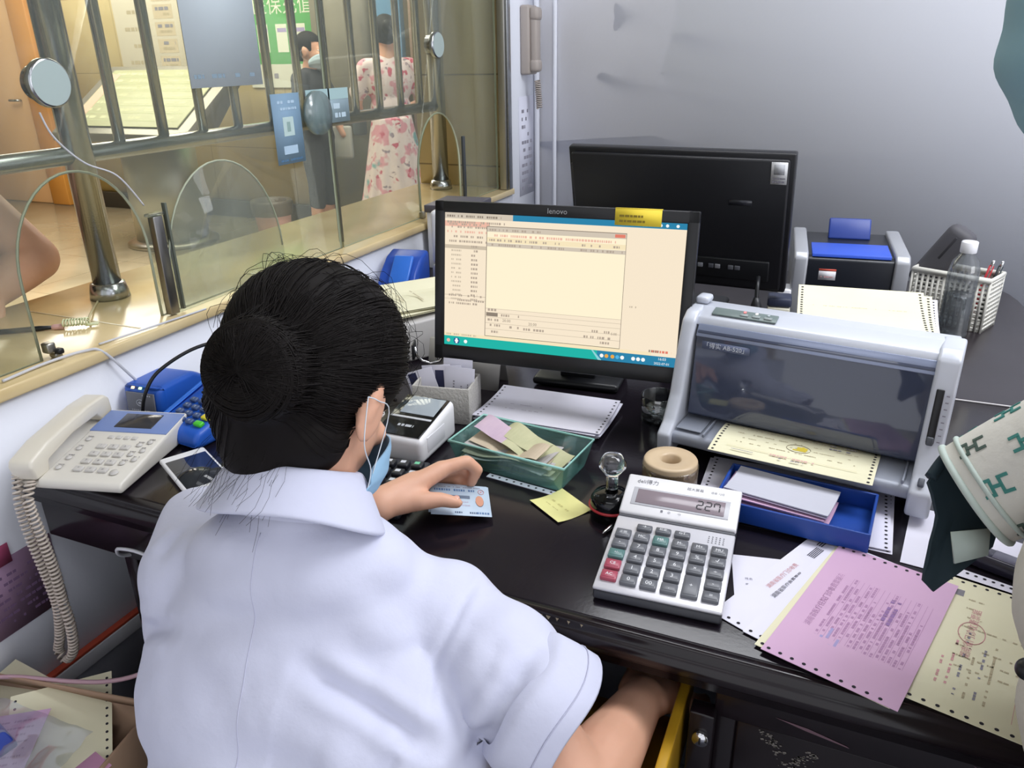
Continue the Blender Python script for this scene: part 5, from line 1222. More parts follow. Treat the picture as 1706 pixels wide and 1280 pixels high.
def cut(pt, nrm, test):
    pt = V(pt) - B0
    gf = [f for f in bmq.faces if test(f.calc_center_median() + B0)]
    gg = set(gf)
    for f in gf: gg.update(f.edges); gg.update(f.verts)
    bmesh.ops.bisect_plane(bmq, geom=list(gg), plane_co=pt, plane_no=nrm, clear_outer=True)
cut(HR - CZ * .006, CZ, lambda c: (c - HR).length < .13 and c.x > -.30)
dL = (EL - SL_).normalized(); cut(SL_.lerp(EL, .98), dL, lambda c: (c - HL).length < .12 and c.x < -.66)
bmq.to_mesh(co.data); bmq.free()
for p in co.data.polygons: p.use_smooth = True
so = co.modifiers.new('t', 'SOLIDIFY'); so.thickness = .003; so.offset = 0
tree = BVHTree.FromPolygons([v.co for v in co.data.vertices], [tuple(p.vertices) for p in co.data.polygons])
def on_coat(p, d, off=.0006):
    h = tree.ray_cast(V(p) - B0, V(d).normalized())
    return (h[0] + h[1] * off) if h[0] is not None else None
stc = mat('coat_stitch', '#b9bad0', .8)
pts = []
for k in range(90):
    t = k / 89; q = on_coat(V((-.505 + .045 * t, .10, .885 - .40 * t)), (0, 1, .05), .0009)
    if q: pts.append(q)
if len(pts) > 3:
    m = MB(); m.tube(pts, .0011, stc, 5); m.build('seam', co)
u1 = CZ.cross(V((0, 0, 1))).normalized(); u2 = CZ.cross(u1)
m = MB(); m.M = IM; vs = []; fs = []; NC = 48                      # turned-up cuff of the short sleeve
prc = [(-.054, .052), (-.048, .0640), (-.040, .0672), (-.020, .0690), (.004, .0695), (.006, .0680), (.004, .0650), (-.020, .0630)]
for k in range(NC):
    a = 2 * pi * k / NC; w_ = 1 + .045 * sin(2 * a + .6) + .025 * sin(5 * a)
    for t, r in prc: vs.append(HR + CZ * (t + .004 * sin(3 * a)) + (u1 * cos(a) + u2 * sin(a) * 1.08) * r * w_)
for k in range(NC):
    for i in range(len(prc) - 1): fs.append((k * len(prc) + i, ((k + 1) % NC) * len(prc) + i, ((k + 1) % NC) * len(prc) + i + 1, k * len(prc) + i + 1))
m.geo(vs, fs, coat_m); m.tube([HR + CZ * (-.012 + .004 * sin(3 * a)) + (u1 * cos(a) + u2 * sin(a) * 1.08) * .0697 * (1 + .045 * sin(2 * a + .6) + .025 * sin(5 * a)) for a in [2 * pi * k / NC for k in range(NC)]], .0007, stc, 4, True)
m.build('cuff', co, ang=1.0)
# collar
m = MB(); CF = IM @ TR(-.500, .570, .944) @ RZ(YA - 6) @ RX(-30); vs = []; fs = []
pr = [(.052, -.045), (.0535, .000), (.057, .008), (.062, .0065), (.073, -.014), (.082, -.036), (.083, -.039), (.079, -.038)]
NA = 56
for k in range(NA):
    a = 2 * pi * k / NA - pi / 2; back = .5 - .5 * sin(a)
    for r, z in pr:
        flare = 1 + .10 * (r > .07) * (1 - back); dr = (.018 * (1 - back) if r > .07 else 0)
        vs.append((r * 1.13 * flare * cos(a), r * flare * sin(a), z - dr + .0025 * sin(3 * a + r * 60) * (r > .065)))
P_ = len(pr)
for k in range(NA):
    for i in range(P_ - 1): fs.append((k * P_ + i, ((k + 1) % NA) * P_ + i, ((k + 1) % NA) * P_ + i + 1, k * P_ + i + 1))
m.geo(vs, fs, coat_m, CF); cll = m.build('collar', co, ang=1.2)
ss = cll.modifiers.new('sub', 'SUBSURF'); ss.levels = 1; ss.render_levels = 2; cs_ = cll.modifiers.new('t', 'SOLIDIFY'); cs_.thickness = .0022
# trousers and shoes, below the desk
tm = mat('dark_trousers', '#2b2d3a', .8)
m = MB(); m.M = IM
for hx, kx in ((-.52, -.56), (-.37, -.34)): chain(m, [(hx, .40, .45), (kx, .80, .47), (kx, .78, .10)], [.095, .066, .050], tm)
m.ball((-.445, .39, .45), (.18, .14, .10), tm); fused(m, 'trousers', cl, tm, .012, 4)
for kx in (-.56, -.34):
    m = MB(); m.M = IM; m.ball((kx, .84, .045), (.045, .12, .045), black_plastic, None, 3); m.box((kx, .84, .012), (.08, .22, .024), black_plastic, .01); m.build('shoe', cl)
add_mask(cl, HF, B0, mask_blue, 1.06)
# hair
hair = MB()
hair.M = IM @ HF; hair.ball((0, -.018, .030), (.095, .104, .094), hair_m); hair.ball((0, -.050, -.010), (.080, .068, .064), hair_m); hair.M = IM
chain(hair, [(-.512, .562, 1.03), (-.516, .553, .990)], [.066, .050], hair_m); hair.ball((-.478, .570, 1.000), (.042, .045, .05), hair_m)
BUN = V((-.486, .514, 1.086)); BD = V((.12, -.80, .30)).normalized()
hair.M = IM @ TR(BUN) @ basis(BD); hair.ball((0, 0, -.006), (.053, .051, .027), hair_m)
hb = fused(hair, 'hair', cl, hair_m, .006, 4)
bmq = bmesh.new(); bmq.from_mesh(hb.data); inv = (IM @ HF).inverted()
kill = [f for f in bmq.faces if (lambda c: c.y > .045 and c.z < .035)(inv @ f.calc_center_median())]
bmesh.ops.delete(bmq, geom=kill, context='FACES'); bmq.to_mesh(hb.data); bmq.free()
ht = BVHTree.FromPolygons([v.co for v in hb.data.vertices], [tuple(p.vertices) for p in hb.data.polygons])
HC = (HF @ V((0, -.018, .012))) - B0; bunl = BUN + BD * .02 - B0
rh = random.Random(5)
def surf(d, off):
    h = ht.ray_cast(HC + d * .3, -d)
    return (h[0] + d * off) if h[0] is not None else None
m = MB(); bd = (bunl - HC).normalized(); hr3 = HF.to_3x3()
for k in range(2600):
    a = rh.uniform(-1, 1) * pi; l_ = rh.uniform(.15, 1.0)
    d0 = hr3 @ V((sin(a) * 1.0, cos(a) * .9, rh.uniform(-.55, 1.0))).normalized(); d0.normalize()
    if (inv.to_3x3() @ d0).normalized().y > .75 and (inv.to_3x3() @ d0).z < .2: continue
    ang = d0.angle(bd); pts = []; off = rh.uniform(.0003, .0028); N = 9; jit = rh.uniform(-.10, .10); ax = d0.cross(bd)
    if ang < .25 or ax.length < 1e-4: continue
    t0 = rh.uniform(0, .6); t1 = min(1.0, t0 + rh.uniform(.3, .7))
    for i in range(N):
        t = t0 + (t1 - t0) * i / (N - 1); d = (d0 * sin((1 - t) * ang) + bd * sin(t * ang)) / sin(ang); d = (d + ax.normalized() * jit * sin(t * pi) + ax.normalized() * .015 * sin(t * 9 + k)).normalized()
        q = surf(d, off + (.002 * t if i == N - 1 else 0))
        if q: pts.append(q)
    if len(pts) > 3: m.tube(pts, [rh.uniform(.00035, .00075)] * (len(pts) - 1) + [.0002], hair_m, 4, cap=False)
for k in range(420):                                # the coil of the bun
    a0 = rh.uniform(0, 6.28); r0 = rh.uniform(.008, .052); pts = []
    B_ = TR(BUN - B0) @ basis(BD)
    for i in range(10):
        a = a0 + i * .22; r = r0 * (1 - .02 * i) ; z = .023 * sqrt(max(0, 1 - (min(r, .051) / .052) ** 2)) + rh.uniform(-.0005, .0008) - .002
        pts.append(B_ @ V((r * cos(a), r * .96 * sin(a), z)))
    m.tube(pts, rh.uniform(.0004, .0008), hair_m, 4, cap=False)
m.build('hair_strands', hb)['kind'] = 'stuff'
m = MB()                                            # flyaway hairs at the crown and nape
for k in range(130):
    d0 = hr3 @ V((rh.uniform(-1, 1), rh.uniform(-1, .7), rh.uniform(.1, 1))).normalized(); q = surf(d0.normalized(), 0)
    if not q: continue
    tg = d0.cross(V((rh.uniform(-1, 1), rh.uniform(-1, 1), rh.uniform(-1, 1)))).normalized(); L_ = rh.uniform(.03, .085); lift = rh.uniform(.004, .020)
    m.tube([q + tg * L_ * t + d0 * (lift * sin(t * pi) - .35 * L_ * t * t) for t in (0, .2, .4, .6, .8, 1)], .00028, hair_m, 3, cap=False)
for k in range(55):
    x = rh.uniform(-.045, .045); p = V((-.51 + x, .525 + rh.uniform(-.02, .03), 1.0 + rh.uniform(-.03, .02))); L_ = rh.uniform(.015, .05); sx = rh.uniform(-.4, .4)
    m.tube([p + V((sx * L_ * t + .004 * sin(t * 6 + k), -.028 * t - .02 * t * t, -L_ * t)) - B0 for t in (0, .25, .5, .75, 1)], .00017, hair_m, 3, cap=False)
m.build('loose_hairs', hb)['kind'] = 'stuff'
# the chair under the sitter
chr_ = thing('office_chair', 'dark office chair hidden beneath the person in the white coat', 'chair', (-.445, .37, 0), YA)
cf = mat('chair_fabric', '#23252f', .85)
m = MB(); m.box((0, 0, .335), (.44, .42, .05), cf, .02, None, 3); m.build('seat', chr_)
m = MB(); m.cyl((0, 0, .05), (0, 0, .31), .025, black_plastic); m.build('column', chr_)
for k in range(5):
    m = MB(); a = k * 2 * pi / 5; m.box((.13, 0, .055), (.26, .035, .03), black_plastic, .008, RZ(72 * k)); m.cyl((.25 * cos(a), .25 * sin(a) - .012, .026), (.25 * cos(a), .25 * sin(a) + .012, .026), .026, black_plastic); m.build('leg', chr_)

# the cards in her hand
CMx = TR(-.446, .830, .776) @ RZ(30.7) @ RX(18.9) @ RY(12.5)
idb = mat('id_card_blue', '#b3c3d2', .35, var=(30, '#a5b8cb', .5))
for k in range(2):
    m = MB(); m.M = CMx @ TR(.002 * (k - 1), .004 * (1 - k), -.0022 * (1 - k)) @ RZ(-1.5 * (1 - k)); m.box((0, 0, 0), (.0856, .054, .0010), idb, .0004)
    if k:
        z = .0008; m.quad(.010, -.0235, .038, -.020, z, mat('card_ink_blue', '#4a6fa8', .5)) if False else None
        m.dashes(-.036, .022, .016, .0036, z, mat('card_ink_blue', '#50709c', .5), .9, rh, .4, .8); m.dashes(-.03, .03, .0225, .0014, z, ink, .7, rh)
        m.quad(-.030, .003, .014, .0085, z, mat('card_bar', '#5d6b80', .5)); m.dashes(-.02, .014, -.004, .002, z, ink_soft, .9, rh); m.dashes(-.02, .014, -.010, .002, z, ink_soft, .9, rh)
        m.dashes(-.012, .022, -.0235, .0030, z, mat('card_ink_navy', '#2f4668', .5), .9, rh, .4, .8); m.dashes(.022, .040, -.0235, .0034, z, mat('card_ink_blue', '#50709c', .5), .9, rh, .5, .9)
        m.tube([(.031 + .0042 * cos(a), .0165 + .0042 * sin(a), z) for a in [i * .5 for i in range(14)]], .0005, ink_red, 4); m.disc(.031, .0165, .0014, z, ink_red)
        ph2 = mat('card_photo', '#c98f74', .6); m.geo([(.0275 + .0058 * cos(a), .0 + .0095 * sin(a), z) for a in [i * .4 for i in range(16)]], [tuple(range(16))], ph2); m.geo([(.0275 + .0060 * cos(a), -.0005 + .0100 * sin(a), z - .0001) for a in [pi + i * .3 for i in range(12)]], [tuple(range(12))], ink_dark)
    single(m, 'identity_card', ('pale blue identity card held uppermost between finger and thumb' if k else 'pale blue card held just beneath the top card in the hand'), 'card')
# ---- the person leaning in at the right edge of the frame
B1 = V((.42, .50, 0)); IM1 = TR(-B1)
rpn = thing('person', 'masked person in white blouse with green motifs leaning in at right', 'person', B1)
HF1 = head_frame((.190, .540, 1.448), 96, 14)
m = MB(); add_head(m, HF1, skin, 1.12)
SLr, SRr = V((.315, .76, 1.13)), V((.36, 1.06, 1.14))
chain(m, [(.21, .555, 1.40), (.25, .64, 1.29), (.31, .80, 1.17)], [.050, .052, .06], skin)
m.ball((.38, .86, 1.04), (.09, .13, .13), skin); m.ball((.40, .72, .92), (.09, .12, .14), skin)
ELr, WLr = V((.190, .768, .975)), V((.315, .95, .95))
chain(m, [SLr, (.25, .765, 1.05), ELr], [.042, .036, .030], skin); chain(m, [ELr, WLr], [.030, .022], skin); hand(m, WLr, (.5, .75, -.25), (0, -.1, 1), skin, .9, (20, 22, 24, 26), False)
ERr, WRr = V((.50, 1.12, .96)), V((.56, 1.05, .80)); chain(m, [SRr, ERr, WRr], [.045, .037, .024], skin); hand(m, WRr, (.3, -.3, -.3), (0, .3, 1), skin, .9)
for hx in (.38, .54): chain(m, [(hx, .46, .84), (hx, .46, .45), (hx, .44, .08)], [.07, .05, .04], skin)
m.bm.verts.index_update(); m2 = MB(); m2.M = IM1; m2.geo([v.co.copy() for v in m.bm.verts], [[v.index for v in f.verts] for f in m.bm.faces], skin); m.bm.free()
fused(m2, 'body', rpn, skin, .006, 4)
add_face(rpn, HF1, B1, 1.12)
add_mask(rpn, HF1, B1, mat('mask_teal', '#86abb8', .75), 1.34)
hair = MB(); hair.M = IM1 @ HF1 @ Matrix.Scale(1.12, 4); hair.ball((0, -.025, .030), (.088, .098, .086), hair_m); hair.ball((0, -.07, -.02), (.072, .05, .08), hair_m); hr1 = fused(hair, 'hair', rpn, hair_m, .008, 4)
bmq = bmesh.new(); bmq.from_mesh(hr1.data); inv = (IM1 @ HF1 @ Matrix.Scale(1.12, 4)).inverted()
bmesh.ops.delete(bmq, geom=[f for f in bmq.faces if (lambda c: c.y > .035 and c.z < .045)(inv @ f.calc_center_median())], context='FACES'); bmq.to_mesh(hr1.data); bmq.free()
cream_cloth = mat('cream_cloth', '#cbc9bf', .85, bump=(60, .2))
m = MB(); m.M = IM1
m.ball((.40, .86, 1.04), (.12, .17, .17), cream_cloth); capsule(m, SLr + V((.04, .02, 0)), .058, SRr, .060, cream_cloth); m.ball((.33, .86, 1.16), (.07, .08, .06), cream_cloth); capsule(m, (.243, .632, 1.295), .060, (.32, .80, 1.17), .075, cream_cloth); m.ball((.44, .70, .91), (.14, .15, .13), cream_cloth); chain(m, [SRr, ERr, ERr.lerp(WRr, .7)], [.06, .055, .045], cream_cloth); capsule(m, SLr + V((.01, .02, 0)), .064, (.305, .790, 1.085), .060, cream_cloth)
chain(m, [(.40, .80, 1.02), (.345, .70, .98), (.299, .658, .950), (.290, .648, .945)], [.13, .125, .128, .126], cream_cloth)
fused(m, 'jacket', rpn, cream_cloth, .008, 5, lambda c: .0015 * noise.noise(c * 11))
m = MB(); m.M = IM1
chain(m, [(.298, .594, .872), (.36, .53, .78), (.38, .47, .60), (.38, .45, .10)], [.124, .13, .100, .075], cream_cloth); chain(m, [(.44, .53, .80), (.53, .48, .60), (.54, .45, .10)], [.12, .100, .075], cream_cloth)
fused(m, 'trousers', rpn, cream_cloth, .010, 5)
m = MB(); m.M = IM1; m.ball((.172, .580, .908), (.008, .008, .009), black_plastic, None, 3); m.build('button', rpn)
for hx in (.38, .54):
    m = MB(); m.M = IM1; m.ball((hx, .50, .045), (.045, .12, .045), black_plastic, None, 3); m.box((hx, .50, .012), (.08, .22, .024), black_plastic, .01); m.build('shoe', rpn)
# wide patterned sleeve
blouse = mat('blouse_white', '#cfccc4', .8, bump=(80, .12)); motif = mat('motif_green', '#3f7f78', .8); motif_d = mat('motif_dark', '#4a5a52', .8); dgreen = mat('dark_green_cloth', '#1f3038', .8); pale_trim = mat('pale_green_trim', '#b9c6bf', .75)
A_, Z_ = V((.350, .790, 1.135)), V((.150, .772, .948)); AX = (Z_ - A_); SLn = AX.length; AX.normalize()
U_ = V((0, 1, 0)); U_ = (U_ - AX * U_.dot(AX)).normalized(); W3 = AX.cross(U_)
def sl(t, a, off=0):
    r = .064 - .012 * t * t + off + .003 * sin(3 * a + 5 * t) * t
    return A_ + AX * SLn * t + (U_ * cos(a) * r * .9 + W3 * sin(a) * r) - B1
m = MB(); vs = []; fs = []; NT, NA = 16, 40
for i in range(NT + 1):
    for k in range(NA): vs.append(sl(i / NT, 2 * pi * k / NA))
for i in range(NT):
    for k in range(NA): fs.append((i * NA + k, i * NA + (k + 1) % NA, (i + 1) * NA + (k + 1) % NA, (i + 1) * NA + k))
m.geo(vs, fs, blouse)
def motif_at(t, a, s, rot, mt):
    """two brackets joined by a bar, lying on the sleeve"""
    bars = [(-1, -.7, -.75, .7), (1 - .25, -.7, 1, .7), (-1.0, .45, -.35, .7), (-1.0, -.7, -.35, -.45), (.35, .45, 1, .7), (.35, -.7, 1, -.45), (-.8, -.14, .8, .14)]
    bars = [(-.45, -.7, -.22, .7), (.22, -.7, .45, .7), (-1.0, .45, -.22, .7), (-1.0, -.7, -.22, -.45), (.22, .45, 1, .7), (.22, -.7, 1, -.45), (-.3, -.14, .3, .14)]
    for x0, y0, x1, y1 in bars:
        P = []
        n = 4
        for (x, y) in [(x0 + (x1 - x0) * i / n, y0) for i in range(n + 1)] + [(x0 + (x1 - x0) * i / n, y1) for i in range(n, -1, -1)]:
            xr_, yr_ = x * cos(rot) - y * sin(rot), x * sin(rot) + y * cos(rot)
            P.append(sl(t + yr_ * s / SLn, a + xr_ * s / .056, .0010))
        m.geo(P, [tuple(range(len(P)))], mt)
for i, t in enumerate((.91, .76, .61, .46, .31, .16)):
    for k in range(7):
        motif_at(t, k * .898 + (i % 2) * .45, .0125, 1.45, motif_d if (i == 0 and k % 2) else motif)
o = m.build('sleeve', rpn, ang=1.0); sd2 = o.modifiers.new('t', 'SOLIDIFY'); sd2.thickness = .0015; sd2.offset = 0
m = MB(); m.tube([sl(1.0, 2 * pi * k / 40, .001) for k in range(40)], .0034, pale_trim, 8, True); m.tube([sl(.945, 2 * pi * k / 40, .0016) for k in range(40)], .0024, pale_trim, 8, True); m.build('cuff_trim', o)
# dark cloth hanging behind and below the cuff
m = MB(); P0 = [V(p) for p in ((.106, .776, .952), (.119, .768, .920), (.116, .752, .886), (.115, .742, .861), (.126, .740, .852), (.146, .752, .872), (.172, .775, .894), (.180, .800, .930), (.168, .820, .985), (.142, .812, .990), (.120, .795, .975))]
cen = sum(P0, V()) / len(P0); bm0 = bmesh.new(); nrm = V((.30, -.75, .45)).normalized()
A4 = [bm0.verts.new(p) for p in P0]; C4 = bm0.verts.new(cen - nrm * .004)
for k in range(len(A4)): bm0.faces.new((A4[k], A4[(k + 1) % len(A4)], C4))
bmesh.ops.subdivide_edges(bm0, edges=bm0.edges[:], cuts=2, use_grid_fill=True)
for v in bm0.verts: v.co += nrm * .003 * noise.noise(v.co * 40)
m.M = IM1; m.take(bm0, dgreen); o2 = m.build('dark_lining', o, ang=1.4); sd2 = o2.modifiers.new('t', 'SOLIDIFY'); sd2.thickness = .004; sd2.offset = 0
m = MB(); m.M = IM1; m.tube(catm([(.108, .780, .956), (.122, .800, .974), (.146, .812, .994), (.19, .826, 1.03), (.24, .83, 1.09)]), [.006] * 33, dgreen, 8); m.build('dark_piping', o)
m = MB(); m.M = IM1; q0, q1, q2, q3 = V((.130, .748, .918)), V((.137, .738, .890)), V((.164, .748, .900)), V((.162, .756, .925))
m.geo([q0, q1, q2, q3, q0 + nrm * .003, q1 + nrm * .003, q2 + nrm * .003, q3 + nrm * .003], [(0, 1, 2, 3), (7, 6, 5, 4), (0, 4, 5, 1), (1, 5, 6, 2), (2, 6, 7, 3), (3, 7, 4, 0)], pale_trim); m.build('pale_lining', o)

# ---- people out in the hall
def hall_person(label, base, rz, skin_parts, clothes, hair_fn, mask=None, head=(0, 0, 1.40), pitch=0, extras=None, yaw=0):
    r = thing('person', label, 'person', base, rz)
    F = head_frame(head, yaw, pitch)
    m = MB(); add_head(m, F, skin)
    for pts, rs in skin_parts: chain(m, pts, rs, skin)
    hx, hy, hz = head
    chain(m, [(hx, hy - .01, hz - .06), (hx * .5, hy * .5 - .02, hz - .19)], [.048, .055], skin)
    fused(m, 'body', r, skin, .009, 3); add_face(r, F, (0, 0, 0))
    for nm_, mt, fn, vox, dsp in clothes:
        m = MB(); fn(m, mt); fused(m, nm_, r, mt, vox, 4, dsp)
    m = MB(); m.M = F; hair_fn(m); o = fused(m, 'hair', r, hair_m, .009, 3)
    bq = bmesh.new(); bq.from_mesh(o.data); iv = F.inverted()
    bmesh.ops.delete(bq, geom=[f for f in bq.faces if (lambda c: c.y > .04 and c.z < .05)(iv @ f.calc_center_median())], context='FACES'); bq.to_mesh(o.data); bq.free()
    if mask: add_mask(r, F, (0, 0, 0), mask, 1.06)
    if extras: extras(r)
    return r
tee = mat('black_tee', '#33343a', .85); capri = mat('dark_capri', '#3a3c44', .85); white_mask = mat('mask_white', '#b9cdd8', .8)
def c_tee(m, mt):
    m.ball((0, 0, 1.12), (.165, .105, .17), mt); m.ball((0, 0, .92), (.15, .11, .16), mt); capsule(m, (-.15, 0, 1.21), .058, (.15, 0, 1.21), .058, mt)
    chain(m, [(.16, 0, 1.20), (.215, .03, 1.07)], [.06, .062], mt); chain(m, [(-.16, 0, 1.20), (-.215, .03, 1.07)], [.06, .062], mt)
def c_capri(m, mt):
    m.ball((0, 0, .80), (.165, .125, .12), mt)
    for s_ in (-1, 1): chain(m, [(s_ * .085, 0, .78), (s_ * .085, .01, .48), (s_ * .085, 0, .33)], [.092, .068, .062], mt)
arms1 = [([(.165, 0, 1.20), (.225, .05, .98), (.14, .20, .95)], [.042, .036, .026]), ([(-.165, 0, 1.20), (-.225, .03, .98), (-.20, .12, .80)], [.042, .036, .026]),
         ([(.085, 0, .40), (.085, -.01, .25), (.085, 0, .07), (.085, .07, .035)], [.05, .05, .034, .028]), ([(-.085, 0, .40), (-.085, -.01, .25), (-.085, 0, .07), (-.085, .07, .035)], [.05, .05, .034, .028])]
def h1(m): m.ball((0, -.02, .022), (.083, .100, .096), hair_m); m.ball((0, -.075, -.03), (.06, .04, .06), hair_m)
def ex1_(r):
    m = MB(); m.box((-.22, .10, .74), (.05, .16, .24), mat('bag_grey', '#b9b8b2', .8), .02, None, 3); bg = m.build('shoulder_bag', r)
    m = MB(); m.tube([(-.22, .04, .86), (-.19, .0, 1.05), (-.13, -.01, 1.26), (-.10, .06, 1.2)], .010, mat('bag_strap', '#8f8d88', .8), 6); m.build('strap', bg)
    for s_ in (-1, 1):
        m = MB(); m.box((s_ * .085, .03, .015), (.085, .23, .03), black_plastic, .012); m.tube([(s_ * .085 - .04, .06, .03), (s_ * .085, .07, .065), (s_ * .085 + .04, .06, .03)], .010, black_plastic, 6); m.build('sandal', r)
hall_person('masked person in black tee and dark cropped trousers facing the floral dress', (-3.73, 4.98, 0), -82, arms1, [('tee', tee, c_tee, .010, lambda c: .004 * noise.noise(c * 9)), ('trousers', capri, c_capri, .010, None)], h1, white_mask, (0, .03, 1.40), 4, ex1_)
# floral dress: pale cloth with rose, red and teal blotches
fl = bpy.data.materials.new('floral_cloth'); fl.use_nodes = True; nt = fl.node_tree; bb = nt.nodes['Principled BSDF']; bb.inputs['Roughness'].default_value = .85
tc = nt.nodes.new('ShaderNodeTexCoord'); prev = None
for i, (sc_, col_, th_) in enumerate(((11, '#cf8f9c', .56), (17, '#b8485f', .64), (7, '#6fa3a6', .66), (24, '#8c7a86', .66))):
    n = nt.nodes.new('ShaderNodeTexNoise'); n.inputs['Scale'].default_value = sc_; n.inputs['Detail'].default_value = 2
    mp_ = nt.nodes.new('ShaderNodeMapping'); mp_.inputs['Location'].default_value = (i * 3.1, i * 1.7, i * 5.3)
    nt.links.new(tc.outputs['Object'], mp_.inputs[0]); nt.links.new(mp_.outputs[0], n.inputs['Vector'])
    rmp = nt.nodes.new('ShaderNodeValToRGB'); rmp.color_ramp.elements[0].position = th_ - .02; rmp.color_ramp.elements[1].position = th_ + .03
    nt.links.new(n.outputs['Fac'], rmp.inputs['Fac'])
    mx = nt.nodes.new('ShaderNodeMixRGB'); nt.links.new(rmp.outputs['Color'], mx.inputs['Fac'])
    if prev is None: mx.inputs['Color1'].default_value = lin('#d9c9c8')
    else: nt.links.new(prev.outputs[0], mx.inputs['Color1'])
    mx.inputs['Color2'].default_value = lin(col_); prev = mx
nt.links.new(prev.outputs[0], bb.inputs['Base Color'])
def c_dress(m, mt):
    m.ball((0, 0, 1.18), (.165, .105, .18), mt); m.ball((0, 0, 1.0), (.145, .11, .15), mt); capsule(m, (-.15, 0, 1.28), .055, (.15, 0, 1.28), .055, mt)
    m.lathe([(0, .95), (.14, .95), (.17, .80), (.235, .45), (.285, .24), (.27, .235), (0, .235)], mt, 40)
    for s_ in (-1, 1): chain(m, [(s_ * .16, 0, 1.27), (s_ * .215, .02, 1.12)], [.058, .062], mt)
arms2 = [([(.165, 0, 1.27), (.22, .03, 1.03), (.16, .19, 1.0)], [.042, .036, .026]), ([(-.165, 0, 1.27), (-.225, .04, 1.05), (-.19, .17, .95)], [.042, .036, .026]),
         ([(.08, 0, .45), (.08, -.01, .25), (.08, 0, .07), (.08, .07, .035)], [.05, .05, .034, .028]), ([(-.08, 0, .45), (-.08, -.01, .25), (-.08, 0, .07), (-.08, .07, .035)], [.05, .05, .034, .028])]
def h2(m): m.ball((0, -.022, .024), (.088, .104, .100), hair_m); m.ball((0, -.075, -.005), (.062, .05, .07), hair_m); m.ball((0, -.13, .03), (.045, .035, .045), hair_m)
def ex2_(r):
    for s_ in (-1, 1):
        m = MB(); m.box((s_ * .08, .03, .015), (.085, .23, .03), mat('sandal_tan', '#9c8a78', .7), .012); m.build('sandal', r)
    m = MB(); m.box((-.20, .20, .90), (.10, .06, .16), mat('small_bag', '#59636a', .7), .02, None, 3); m.build('handbag', r)
hall_person('person in a long pink floral dress seen from behind in the hall', (-3.05, 4.95, 0), 42, arms2, [('dress', fl, c_dress, .010, lambda c: (.012 * sin(atan2(c.y, c.x) * 14) * max(0, (.85 - c.z)) / .6))], h2, None, (0, .02, 1.48), 5, ex2_)

# ---- customer at the counter, left edge
B2 = V((-1.86, .86, 0)); IM2 = TR(-B2)
cu = thing('person', 'customer in black at the counter resting a bare forearm, at the left edge', 'person', B2)
HF2 = head_frame((-1.80, .90, 1.50), -80, 8); m = MB(); add_head(m, HF2, skin)
chain(m, [(-1.81, .895, 1.44), (-1.85, .88, 1.30)], [.05, .056], skin)
S2, E2, W2_ = V((-1.80, 1.04, 1.20)), V((-1.625, 1.125, .955)), V((-1.585, .985, .912))
chain(m, [S2, E2], [.052, .050], skin); chain(m, [E2, E2.lerp(W2_, .4), W2_], [.050, .044, .030], skin); hand(m, W2_, (.30, -.85, -.12), (.3, .1, .95), skin, .95, (38, 42, 46, 50), True)
chain(m, [(-1.84, .72, 1.22), (-1.70, .66, 1.0), (-1.60, .80, .94)], [.048, .042, .030], skin); hand(m, (-1.60, .80, .93), (.4, .7, -.1), (.2, 0, 1), skin, .95, (30, 32, 34, 36), False)
m.ball((-1.87, .87, 1.05), (.09, .13, .17), skin)
for y in (.78, .95): chain(m, [(-1.88, y, .6), (-1.88, y, .07), (-1.81, y, .035)], [.055, .036, .028], skin)
m.bm.verts.index_update(); m2 = MB(); m2.M = IM2; m2.geo([v.co.copy() for v in m.bm.verts], [[v.index for v in f.verts] for f in m.bm.faces], skin); m.bm.free(); fused(m2, 'body', cu, skin, .006, 4)
add_face(cu, HF2, B2)
blk = mat('black_shirt', '#26201f', .8)
m = MB(); m.M = IM2; m.ball((-1.87, .87, 1.10), (.125, .175, .20), blk); m.ball((-1.87, .87, .88), (.13, .17, .18), blk); capsule(m, (-1.84, .73, 1.24), .062, (-1.82, 1.03, 1.22), .064, blk); chain(m, [S2, S2.lerp(E2, .42)], [.066, .068], blk); chain(m, [(-1.84, .72, 1.22), (-1.78, .69, 1.11)], [.062, .064], blk); fused(m, 'shirt', cu, blk, .008, 4)
m = MB(); m.M = IM2; m.ball((-1.88, .87, .74), (.13, .17, .12), tm)
for y in (.78, .95): chain(m, [(-1.88, y, .72), (-1.88, y, .40), (-1.88, y, .12)], [.09, .07, .06], tm)
fused(m, 'trousers', cu, tm, .010, 3)
for y in (.78, .95):
    m = MB(); m.M = IM2; m.ball((-1.83, y, .042), (.12, .045, .042), black_plastic, None, 3); m.box((-1.83, y, .012), (.24, .085, .024), black_plastic, .01); m.build('shoe', cu)
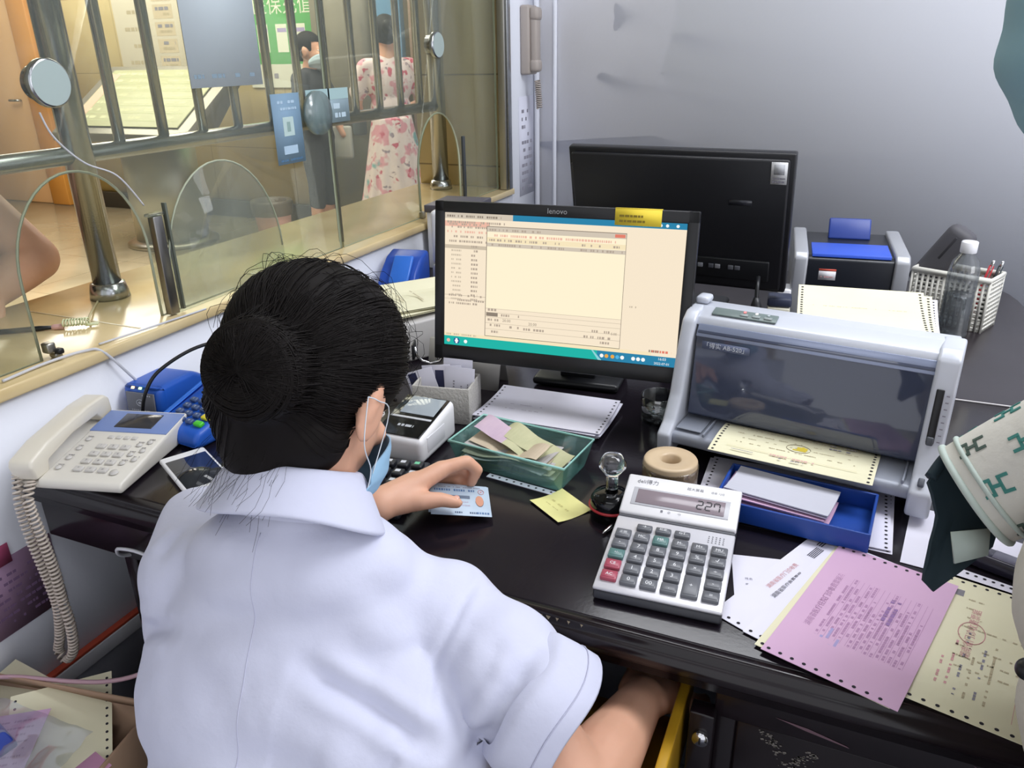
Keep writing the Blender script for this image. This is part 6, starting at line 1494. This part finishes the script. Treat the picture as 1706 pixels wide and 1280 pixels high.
m = MB(); m.M = IM2 @ HF2; m.ball((0, -.025, .030), (.086, .098, .084), hair_m); m.ball((0, -.07, -.03), (.074, .05, .085), hair_m); hh = fused(m, 'hair', cu, hair_m, .009, 3)
bq = bmesh.new(); bq.from_mesh(hh.data); iv = (IM2 @ HF2).inverted(); bmesh.ops.delete(bq, geom=[f for f in bq.faces if (lambda c: c.y > .04 and c.z < .05)(iv @ f.calc_center_median())], context='FACES'); bq.to_mesh(hh.data); bq.free()
# pen tied to the counter
pn = thing('pen', 'black counter pen tied with a coiled tape at the left end of the marble', 'pen', (-1.375, .915, .8895), 38)
m = MB(); m.M = RY(90); m.lathe([(0, -.09), (.005, -.088), (.005, .01), (.0035, .03), (0, .032)], black_plastic, 14); m.build('barrel', pn)
m = MB(); m.M = RY(90); m.lathe([(.0035, .03), (.0055, .034), (.0055, .05), (0, .052)], mat('pen_pink', '#d3a9a4', .5), 14); m.build('grip', pn)
m = MB()
for k in range(9): m.tube([(.052 + k * .005 + .0015 * rp.random(), .010 * cos(a), .001 + .0055 + .006 * sin(a)) for a in [i * .6 for i in range(11)]], .0016, mat('tape_green', '#d5dbb4', .5), 5)
m.box((.10, .0, .0), (.022, .012, .004), mat('tape_green', '#d5dbb4', .5), .001); m.build('tape_coil', pn)
m = MB(); m.tube(catm([(-1.30, .975, .892), (-1.33, 1.0, .893), (-1.39, 1.06, .887), (-1.435, 1.11, .887), (-1.452, 1.128, .90)]), .0022, mat('string', '#d3c89f', .7), 6); single(m, 'string', 'thin pale string tying the counter pen to the steel post', 'string')
m = MB(); m.tube(catm([(-1.213, .91, 1.275), (-1.2125, .925, 1.235), (-1.2125, .97, 1.19), (-1.212, 1.03, 1.16), (-1.212, 1.075, 1.10)]), .0016, wc, 6)
m.tube(catm([(-1.212, 1.075, 1.10), (-1.213, 1.06, 1.0), (-1.213, 1.05, .92), (-1.205, 1.04, .888)]), .0016, wc, 6) if False else None
single(m, 'wire', 'thin white wire running down the glass from the talk-through disc', 'wire')
